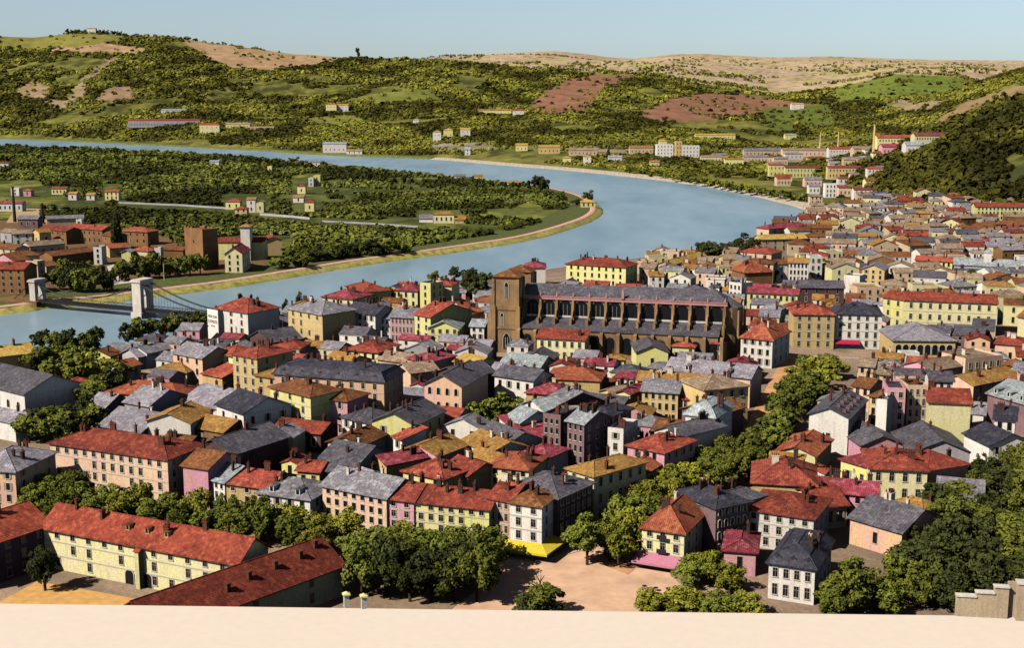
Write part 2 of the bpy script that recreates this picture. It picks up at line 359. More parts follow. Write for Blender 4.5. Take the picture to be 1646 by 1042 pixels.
# ------------------------------------------------------------------ masses of trees
def mass(name, P, R, tint, cards, mat, label=None, cat=None, zs=.85, seed=1, size=.62, up=0):
    rs = np.random.RandomState(seed); n = len(P)
    d = rs.normal(size=(n, cards, 3)); d[..., 2] = np.abs(d[..., 2]) * .9 - .25; d /= np.linalg.norm(d, axis=2)[..., None]
    c = P[:, None, :] + d * (R[:, None] * rs.uniform(.55, 1, (n, cards)))[..., None] * np.array([1, 1, zs]); c[..., 2] += (R * zs * .55)[:, None]
    nn = d + rs.normal(size=d.shape) * .45; nn[..., 2] += up; nn /= np.linalg.norm(nn, axis=2)[..., None]
    u = np.cross(nn, rs.normal(size=d.shape)); u /= np.linalg.norm(u, axis=2)[..., None]; w = np.cross(nn, u)
    s = (R[:, None] * size * rs.uniform(.6, 1.15, (n, cards)))[..., None]
    q = np.stack([c - u * s * .8 - w * s * .5, c + u * s * .6 - w * s * .7, c + u * s * .75 + w * s * .6, c - u * s * .5 + w * s * .8], 2)
    v = q.reshape(-1, 3); f = np.arange(len(v)).reshape(-1, 4)
    cols = np.repeat(tint, cards * 4, 0)
    o = link(name, grid_mesh(name, v, f, mat, cols, smooth=False)); return setp(o, label, cat, kind='stuff')
def tints(n, seed, X=None, Y=None):
    rs = np.random.RandomState(seed); b = rs.uniform(.72, 1.28, n); y = rs.rand(n) * .8
    if X is not None: b *= .34 + 1.3 * sstep(.3, .72, fbm(X / 75 + 2, Y / 110, 4))
    return np.stack([b * (1 + .55 * y), b * (1 + .35 * y), b * (1 - .2 * y)], 1)
M_wood_far = leaf_mat('woodland_leaf', (.20, .195, .032), (.085, .095, .02), True)
rs = np.random.RandomState(5)
def scatter(n, a0, a1, y0, y1, seed, pw=1.0):
    r = np.random.RandomState(seed); a = r.uniform(a0, a1, n); Y = y0 * (y1 / y0) ** (r.rand(n) ** pw); X = (a - CX) / F * .984 * Y
    return X, Y
X, Y = scatter(120000, -180, 1830, 1500, 4900, 3)
Z = height(X, Y); px, py = project(X, Y, Z); D1 = np.interp(px, *CD); y1c = np.interp(px, *CREST)
PQ = np.stack([px, py], -1); dd = rivdist(np.stack([X, Y], -1)); isl = inside(np.stack([X, Y], -1), ISL)
den = fbm(X / 130 + 11, Y / 170 + 4, 4)
keep = (dd > 45) & ~isl & (Y < D1 * 1.0) & (den > .325) & ((py < 246) | (den > .50))
for poly, c in PAINT[:-2]:
    keep &= ~(inside(PQ, poly) & (rs.rand(len(X)) > .05))
keep &= ~(inside(PQ, PAINT[-1][0]) & (rs.rand(len(X)) > .2)) & ~(inside(PQ, PAINT[-2][0]) & (rs.rand(len(X)) > .45))
sp = (X > 372) & (Y < 1900); keep &= ~sp
X, Y, Z = X[keep], Y[keep], Z[keep]; R = rs.uniform(3, 8.6, len(X)) * np.clip(Y / 3800, .55, 1)
mass('hill_woodland', np.stack([X, Y, Z], 1), R, tints(len(X), 4, X, Y), 13, M_wood_far, 'mottled green woodland spread over the hills across the river', 'woodland', zs=.62, size=.78, up=.9)
X, Y = scatter(9000, -200, 1750, 4000, 9500, 8); px, _ = project(X, Y, height(X, Y)); D1 = np.interp(px, *CD)
kp = (Y > D1) & (fbm(X / 260, Y / 420, 3) > .56); X, Y = X[kp], Y[kp]; Z = height(X, Y)
mass('plain_thickets', np.stack([X, Y, Z], 1), rs.uniform(5, 10, len(X)), tints(len(X), 9) * 1.1, 9, M_wood_far, 'tiny dark thickets dotted over the pale tan plain on the horizon', 'thickets')
M_orch = leaf_mat('orchard_leaf', (.13, .148, .03), (.06, .074, .018), True)
# low orchards in the bend
X, Y = scatter(42000, -120, 985, 760, 3000, 21, .8)
P2 = np.stack([X, Y], -1); dd = rivdist(P2); isl = inside(P2, ISL); px, py = project(X, Y, 0 * X)
den = fbm(X / 55 + 3, Y / 75 + 8, 3)
CLEAR = [[(0, 290), (60, 290), (130, 330), (60, 335), (70, 352), (140, 360), (250, 372), (300, 400), (350, 380), (470, 378), (480, 430), (300, 470), (-100, 540), (-200, 300)],
         [(160, 296), (196, 296), (196, 324), (160, 324)], [(355, 312), (435, 312), (435, 352), (355, 352)], [(465, 282), (520, 278), (520, 345), (465, 345)], [(665, 338), (745, 338), (745, 364), (665, 364)], [(335, 255), (365, 255), (365, 270), (335, 270)], [(485, 254), (520, 254), (520, 270), (485, 270)],
         [(500, 302), (700, 306), (700, 313), (500, 309)], [(920, 312), (965, 312), (970, 340), (920, 335)]]
keep = isl & (dd > 30) & (den > .34)
for poly in CLEAR: keep &= ~inside(np.stack([px, py], -1), poly)
wl1 = [(190, 325), (370, 334), (430, 345), (500, 351), (740, 361), (800, 364)]
keep &= dist(np.stack([px, py - 5.5], -1), wl1) > 7.0
X, Y = X[keep], Y[keep]; R = rs.uniform(1.8, 4.2, len(X)) * np.clip(Y / 1500, .85, 1.35)
mass('orchard_trees', np.stack([X, Y, 0 * X], 1), R, tints(len(X), 6, X, Y), 16, M_orch, 'low dark green orchards filling the land inside the river bend', 'orchards', seed=3, up=.5)
# wooded spur on the right
X = rs.uniform(350, 900, 9000); Y = rs.uniform(985, 1800, 9000); Z = height(X, Y)
kp = (Z > 2.5) & (fbm(X / 45, Y / 45, 3) > .28) & ~((X > 388) & (X < 462) & (Y < 1012)); X, Y, Z = X[kp], Y[kp], Z[kp]
mass('spur_woodland', np.stack([X, Y, Z], 1), rs.uniform(3.5, 6.5, len(X)), tints(len(X), 12, X, Y) * .46, 26, M_wood_far, 'dark wooded slope rising behind the old quarter at the right', 'woodland', seed=5, up=.4)
# scrub on the brown spur
X = rs.uniform(760, 1500, 1500); Y = rs.uniform(1900, 3400, 1500); kp = fbm(X / 80, Y / 90, 3) > .5; X, Y = X[kp], Y[kp]; Z = height(X, Y)
mass('spur_scrub', np.stack([X, Y, Z], 1), rs.uniform(3, 6, len(X)), tints(len(X), 13) * .9, 12, M_wood_far, 'scrub scattered on the bare brown slope at the right', 'scrub', seed=6)
# bright avenue plantation along the outer bank
# ------------------------------------------------------------------ building kit
_wm = {}
def win_mesh(w, h, st):
    k = (round(w, 2), round(h, 2), st)
    if k in _wm: return _wm[k]
    b = MB(); fw = .1 if st != 'bare' else .03
    if st in ('arch', 'point', 'pointd', 'archm'):
        n = 8; a = []
        if st in ('arch', 'archm'):
            for i in range(n + 1):
                an = math.pi * i / n; a.append((math.cos(an) * w / 2, h - w / 2 + math.sin(an) * w / 2))
        else:
            for i in range(5): s = i / 4; a.append((w / 2 - w / 2 * s ** 1.7, h - w * .9 + w * .9 * s ** .75))
            a += [(-x, z) for x, z in a[-2::-1]]
        out = [(w / 2, 0)] + a + [(-w / 2, 0)]
        b.add([(x, -.03, z) for x, z in out] , [tuple(range(len(out)))], 1)
        o2 = [(x * (1 + .32 / w * 2 * .5), z if z <= 0 else z + .16 * (z / h)) for x, z in out]; m_ = len(out)
        b.add([(x, -.14, z) for x, z in out] + [(x, -.14, z) for x, z in o2] + [(x, 0, z) for x, z in o2] + [(x, -.03, z) for x, z in out],
              [(i, i + 1, m_ + i + 1, m_ + i) for i in range(m_ - 1)] + [(m_ + i, m_ + i + 1, 2 * m_ + i + 1, 2 * m_ + i) for i in range(m_ - 1)] + [(3 * m_ + i, 3 * m_ + i + 1, i + 1, i) for i in range(m_ - 1)], 0)
        if st in ('point', 'archm'):
            for x in (-w / 6, w / 6): b.box(x - .06, -.12, 0, x + .06, -.02, h * .72, 0)
    else:
        b.box(-w / 2, -.03, 0, w / 2, .02, h, 1)
        b.box(-w / 2 - fw, -.12, 0, -w / 2, .0, h + fw, 0); b.box(w / 2, -.12, 0, w / 2 + fw, 0, h + fw, 0); b.box(-w / 2, -.12, h, w / 2, 0, h + fw, 0)
        b.box(-w / 2 - fw - .05, -.2, -.14, w / 2 + fw + .05, 0, 0, 0)
        if st == 'shut':
            for s in (-1, 1): b.box(s * (w * .5 + fw + .22) - .22, -.09, -.0, s * (w * .5 + fw + .22) + .22, -.02, h, 2)
        if st == 'cross': b.box(-.03, -.07, 0, .03, -.02, h, 2); b.box(-w / 2, -.06, h * .64, w / 2, -.02, h * .68, 2)
    me = b.mesh('window', [M_frame, M_pane, M_shut]); _wm[k] = me; return me
_cm = {}
def chim_mesh(kind, k):
    if (kind, k) in _cm: return _cm[kind, k]
    b = MB(); w, d, h = [(1.1, .55, 1.7), (.65, .55, 1.5), (1.7, .55, 1.8), (.55, .5, 2.3)][k]
    b.box(-w / 2, -d / 2, -1.6, w / 2, d / 2, h); b.box(-w / 2 - .12, -d / 2 - .12, h, w / 2 + .12, d / 2 + .12, h + .18)
    n = [2, 1, 4, 1][k]
    for i in range(n):
        x = (i - (n - 1) / 2) * .48; b.tube((x, 0, h + .18), (x, 0, h + .75), .17, .13, 6, 1)
    me = b.mesh('chimney', [{'b': M_chim, 'w': M_chimw, 'd': M_chimd}[kind], M_pot]); _cm[kind, k] = me; return me
def roof_polys(w, d, h, st, rh, o, left=False):
    """outer top polygons of a roof over the rectangle 0..w, 0..d with eaves h, overhang o"""
    x0, x1, y0, y1 = -o, w + o, -o, d + o
    if st == 'flat': return None
    if st == 'gab':
        s = rh / (d / 2); e = h - o * s; r = h + rh
        return [[(x0, y0, e), (x1, y0, e), (x1, d / 2, r), (x0, d / 2, r)], [(x1, y1, e), (x0, y1, e), (x0, d / 2, r), (x1, d / 2, r)]]
    if st == 'frt':
        s = rh / (w / 2); e = h - o * s; r = h + rh
        return [[(x0, y1, e), (x0, y0, e), (w / 2, y0, r), (w / 2, y1, r)], [(x1, y0, e), (x1, y1, e), (w / 2, y1, r), (w / 2, y0, r)]]
    if st == 'shed':
        s = rh / d; return [[(x0, y0, h - o * s), (x1, y0, h - o * s), (x1, y1, h + rh + o * s), (x0, y1, h + rh + o * s)]]
    if st == 'shedr':
        s = rh / w; return [[(x0, y0, h + rh + o * s), (x1, y0, h - o * s), (x1, y1, h - o * s), (x0, y1, h + rh + o * s)]]
    if st == 'hip':
        m_ = min(w, d) / 2; s = rh / m_; e = h - o * s; r = h + rh
        if w >= d: p, q = (m_, d / 2, r), (w - m_, d / 2, r)
        else: p, q = (w / 2, m_, r), (w / 2, d - m_, r)
        a, b_, c, g = (x0, y0, e), (x1, y0, e), (x1, y1, e), (x0, y1, e)
        if w - d > .05: return [[a, b_, q, p], [b_, c, q], [c, g, p, q], [g, a, p]]
        if d - w > .05: return [[a, b_, p], [b_, c, q, p], [c, g, q], [g, a, p, q]]
        return [[a, b_, p], [b_, c, p], [c, g, p], [g, a, p]]
    if st == 'man':
        i = min(1.6, min(w, d) * .22); z1 = h + rh * .72; a = [(x0, y0, h), (x1, y0, h), (x1, y1, h), (x0, y1, h)]
        q = [(i, i, z1), (w - i, i, z1), (w - i, d - i, z1), (i, d - i, z1)]; m_ = (min(w, d) - 2 * i) / 2; r = h + rh
        if w >= d: p1, p2 = (i + m_, d / 2, r), (w - i - m_ + .01, d / 2, r); top = [[q[0], q[1], p2, p1], [q[1], q[2], p2], [q[2], q[3], p1, p2], [q[3], q[0], p1]]
        else: p1, p2 = (w / 2, i + m_, r), (w / 2, d - i - m_ + .01, r); top = [[q[0], q[1], p1], [q[1], q[2], p2, p1], [q[2], q[3], p2], [q[3], q[0], p1, p2]]
        return [[a[k], a[(k + 1) % 4], q[(k + 1) % 4], q[k]] for k in range(4)] + top
def roof_z(x, y, w, d, h, st, rh):
    if st == 'gab': return h + rh * (1 - abs(y - d / 2) / (d / 2))
    if st == 'frt': return h + rh * (1 - abs(x - w / 2) / (w / 2))
    if st == 'shed': return h + rh * y / d
    if st == 'shedr': return h + rh * (1 - x / w)
    if st == 'hip':
        m_ = min(w, d) / 2; return h + rh * min(1, min(x, w - x, y, d - y) / m_)
    if st == 'man': return h + rh * .8
    return h
HOUSES = []
def build(base, rz, w, d, h, wall, roof, st, label, rh=None, cols=0, rows=0, scols=0, chim=0, name='house', cat='house', group=None, wst=None, o=.65, lcols=0, kc=None, ww=None, wh=None, seed=None, dorm=0, skipb=0, roofname='roof'):
    rr = random.Random(seed if seed is not None else label)
    root = setp(empty(name, base, rz), label, cat, group); HOUSES.append(root)
    if 'edge' == st: st = 'frt'
    slate = roof in ('slate', 'lav', 'grey', 'ice', 'dslate')
    if rh is None:
        sp = {'gab': d / 2, 'frt': w / 2, 'hip': min(w, d) / 2, 'shed': d * .6, 'shedr': w * .6, 'man': 5, 'flat': 0}[st]
        rh = sp * (.42 if slate else .36)
        if st == 'man': rh = 3.4
    T = .22
    # walls with gables
    b = MB(); pl = -1.5
    P0, P1, P2, P3 = (0, 0), (w, 0), (w, d), (0, d)
    def q(a, c, za, zb): b.add([(a[0], a[1], pl), (c[0], c[1], pl), (c[0], c[1], zb), (a[0], a[1], za)], [(0, 1, 2, 3)])
    if st == 'gab':
        q(P0, P1, h, h); q(P2, P3, h, h)
        b.add([(w, 0, pl), (w, d, pl), (w, d, h), (w, d / 2, h + rh), (w, 0, h)], [(0, 1, 2, 3, 4)]); b.add([(0, d, pl), (0, 0, pl), (0, 0, h), (0, d / 2, h + rh), (0, d, h)], [(0, 1, 2, 3, 4)])
    elif st == 'frt':
        q(P1, P2, h, h); q(P3, P0, h, h)
        b.add([(0, 0, pl), (w, 0, pl), (w, 0, h), (w / 2, 0, h + rh), (0, 0, h)], [(0, 1, 2, 3, 4)]); b.add([(w, d, pl), (0, d, pl), (0, d, h), (w / 2, d, h + rh), (w, d, h)], [(0, 1, 2, 3, 4)])
    elif st == 'shed': q(P0, P1, h, h); q(P1, P2, h, h + rh); q(P2, P3, h + rh, h + rh); q(P3, P0, h + rh, h)
    elif st == 'shedr': q(P0, P1, h + rh, h); q(P1, P2, h, h); q(P2, P3, h, h + rh); q(P3, P0, h + rh, h + rh)
    else:
        hh = h + (.7 if st == 'flat' else 0)
        for a, c in ((P0, P1), (P1, P2), (P2, P3), (P3, P0)): q(a, c, hh, hh)
        if st == 'flat': b.box(.25, .25, h - .1, w - .25, d - .25, hh, skip='tb')
    wo = b.obj('wall', W[wall] if isinstance(wall, str) else wall, root)
    rmat = RF[roof] if isinstance(roof, str) else roof
    if st == 'flat':
        b = MB(); b.box(.26, .26, h - .3, w - .26, d - .26, h)
        ro = b.obj(roofname, rmat, root)
    else:
        up = lambda P: [[(x, y, z + T) for x, y, z in p] for p in P]
        b = MB(); b.shell(up(roof_polys(w, d, h, st, rh, o)), T)
        # ridge and hip caps
        ps = up(roof_polys(w, d, h, st, rh, o)); ed = {}
        for p in ps:
            for i in range(len(p)):
                a_, c_ = p[i], p[(i + 1) % len(p)]; k = tuple(sorted([tuple(round(v, 3) for v in a_), tuple(round(v, 3) for v in c_)])); ed[k] = ed.get(k, 0) + 1
        for (a_, c_), n in ed.items():
            if n == 2 and (Vector(a_) - Vector(c_)).length > .5: b.tube((a_[0], a_[1], a_[2] + .02), (c_[0], c_[1], c_[2] + .02), .13, .13, 5)
        ro = b.obj(roofname, rmat, root)
    # eaves band
    if st in ('hip', 'man', 'gab') and h > 6:
        b = MB(); z = h - .5 - (0 if st == 'man' else .05); b.box(-.16, -.16, z, w + .16, 0, z + .28); b.box(w, 0, z, w + .16, d, z + .28)
        b.obj('cornice', W[wall] if isinstance(wall, str) else wall, root)
    if rows >= 3 and wst == 'cross' and st != 'flat':
        for r in range(1, rows):
            b = MB(); z = h * r / rows - .05; b.box(-.1, -.1, z, w + .1, -.003, z + .2); b.box(w + .003, -.1, z, w + .1, d, z + .2); b.obj('string_course', M_sill, root)
    # windows
    def row(n, face, L):
        if not n: return
        fh = h / rows
        for r in range(rows):
            for c in range(n):
                if rr.random() < skipb: continue
                if r == 0 and fh > 3.4: hh = min(fh * .62, 2.6)
                else: hh = min(fh * (.62 if r < rows - 1 else .52), 2.2)
                if wh: hh = wh
                wd = ww or min(1.05, L / n * .42)
                s_ = wst or ('shut' if L / n > 2.6 and rr.random() < .25 else ('cross' if rr.random() < .3 else 'bare'))
                u = L * (c + .5) / n * .94 + L * .03; z = r * fh + fh * .30
                me = win_mesh(round(wd, 1), round(hh, 1), s_)
                if face == 'f': link('window', me, root, (u, 0, z))
                elif face == 'r': link('window', me, root, (w, u, z), math.pi / 2)
                else: link('window', me, root, (0, d - u, z), -math.pi / 2)
    if rows: row(cols, 'f', w); row(scols, 'r', d); row(lcols, 'l', d)
    for i in range(dorm):
        u = w * (i + .5) / dorm; b = MB(); zz = roof_z(u, 1.2, w, d, h, st, rh) if st != 'man' else h + .2
        b.box(u - .6, .5, zz - .4, u + .6, 2.6, zz + 1.3); b.add([(u - .8, .35, zz + 1.3), (u + .8, .35, zz + 1.3), (u, .35, zz + 1.8), (u - .8, 3.1, zz + 1.3), (u + .8, 3.1, zz + 1.3), (u, 3.1, zz + 1.8)], [(0, 1, 2), (0, 2, 5, 3), (1, 4, 5, 2), (0, 3, 4, 1), (3, 5, 4)], 1)
        b.box(u - .38, .44, zz + .1, u + .38, .5, zz + 1.15, 2); b.obj('dormer', [W['white'] if wall != 'dark' else W['mauve'], rmat, M_pane], ro)
    for i in range(chim):
        k = rr.choice([0, 0, 1, 1, 2, 3]); kd = kc or rr.choice('bddwddb')
        u, v_ = w * rr.uniform(.1, .9), d * rr.uniform(.25, .8)
        if rr.random() < .5:
            if st == 'gab': v_ = d * rr.uniform(.45, .6)
            elif st == 'frt': u = w * rr.uniform(.42, .58)
        link('chimney', chim_mesh(kd, k), ro, (u, v_, roof_z(u, v_, w, d, h, st, rh) + .1), rr.choice([0, math.pi / 2]))
    return root, ro, rh
def place(ax, ay, bx, by, h, gz=0.0):
    A = at(ax, ay, h + gz); B = at(bx, by, h + gz); d = B - A
    w = math.hypot(d[0], d[1]); rz = math.atan2(d[1], d[0]); return A, w, rz
def house(ax, ay, bx, by, h, d, wall, roof, st, label, cols=0, rows=0, scols=0, chim=0, gz=None, edge='F', **k):
    """front eave line A-B as seen in the photograph, eave height h, depth d (edge 'R': right-hand eave, front end then back end, d is the width)"""
    if gz is None:
        p = at(ax, ay, h); q_ = at(bx, by, h); gz = float(height((p[0] + q_[0]) / 2, (p[1] + q_[1]) / 2))
    A, w, rz = place(ax, ay, bx, by, h, gz)
    if edge == 'R':
        # A is the front-right corner, B the back-right corner
        rz -= math.pi / 2; ux = (math.cos(rz), math.sin(rz)); base = (A[0] - ux[0] * d, A[1] - ux[1] * d, gz); w, d = d, w
    else: base = (A[0], A[1], gz)
    return build(base, rz, w, d, h, wall, roof, st, label, cols=cols, rows=rows, scols=scols, chim=chim, **k)
def far(x0, x1, yb, h, wall, roof, st, label, d=12, cols=0, rows=0, chim=0, name='house', cat='house', tilt=0, z=None, **k):
    """small far house standing at picture base line x0..x1, yb"""
    p = hit((x0 + x1) / 2, yb) if z is None else at((x0 + x1) / 2, yb, z)
    dep = p[1] * cT - (p[2] - H) * sT; w = (x1 - x0) / F * dep
    rz = math.radians(tilt); base = (p[0] - math.cos(rz) * w / 2, p[1] - math.sin(rz) * w / 2, min(p[2], float(height(p[0], p[1] + d / 2))))
    return build(base, rz, w, d, h, wall, roof, st, label, cols=cols, rows=rows, chim=chim, name=name, cat=cat, **k)
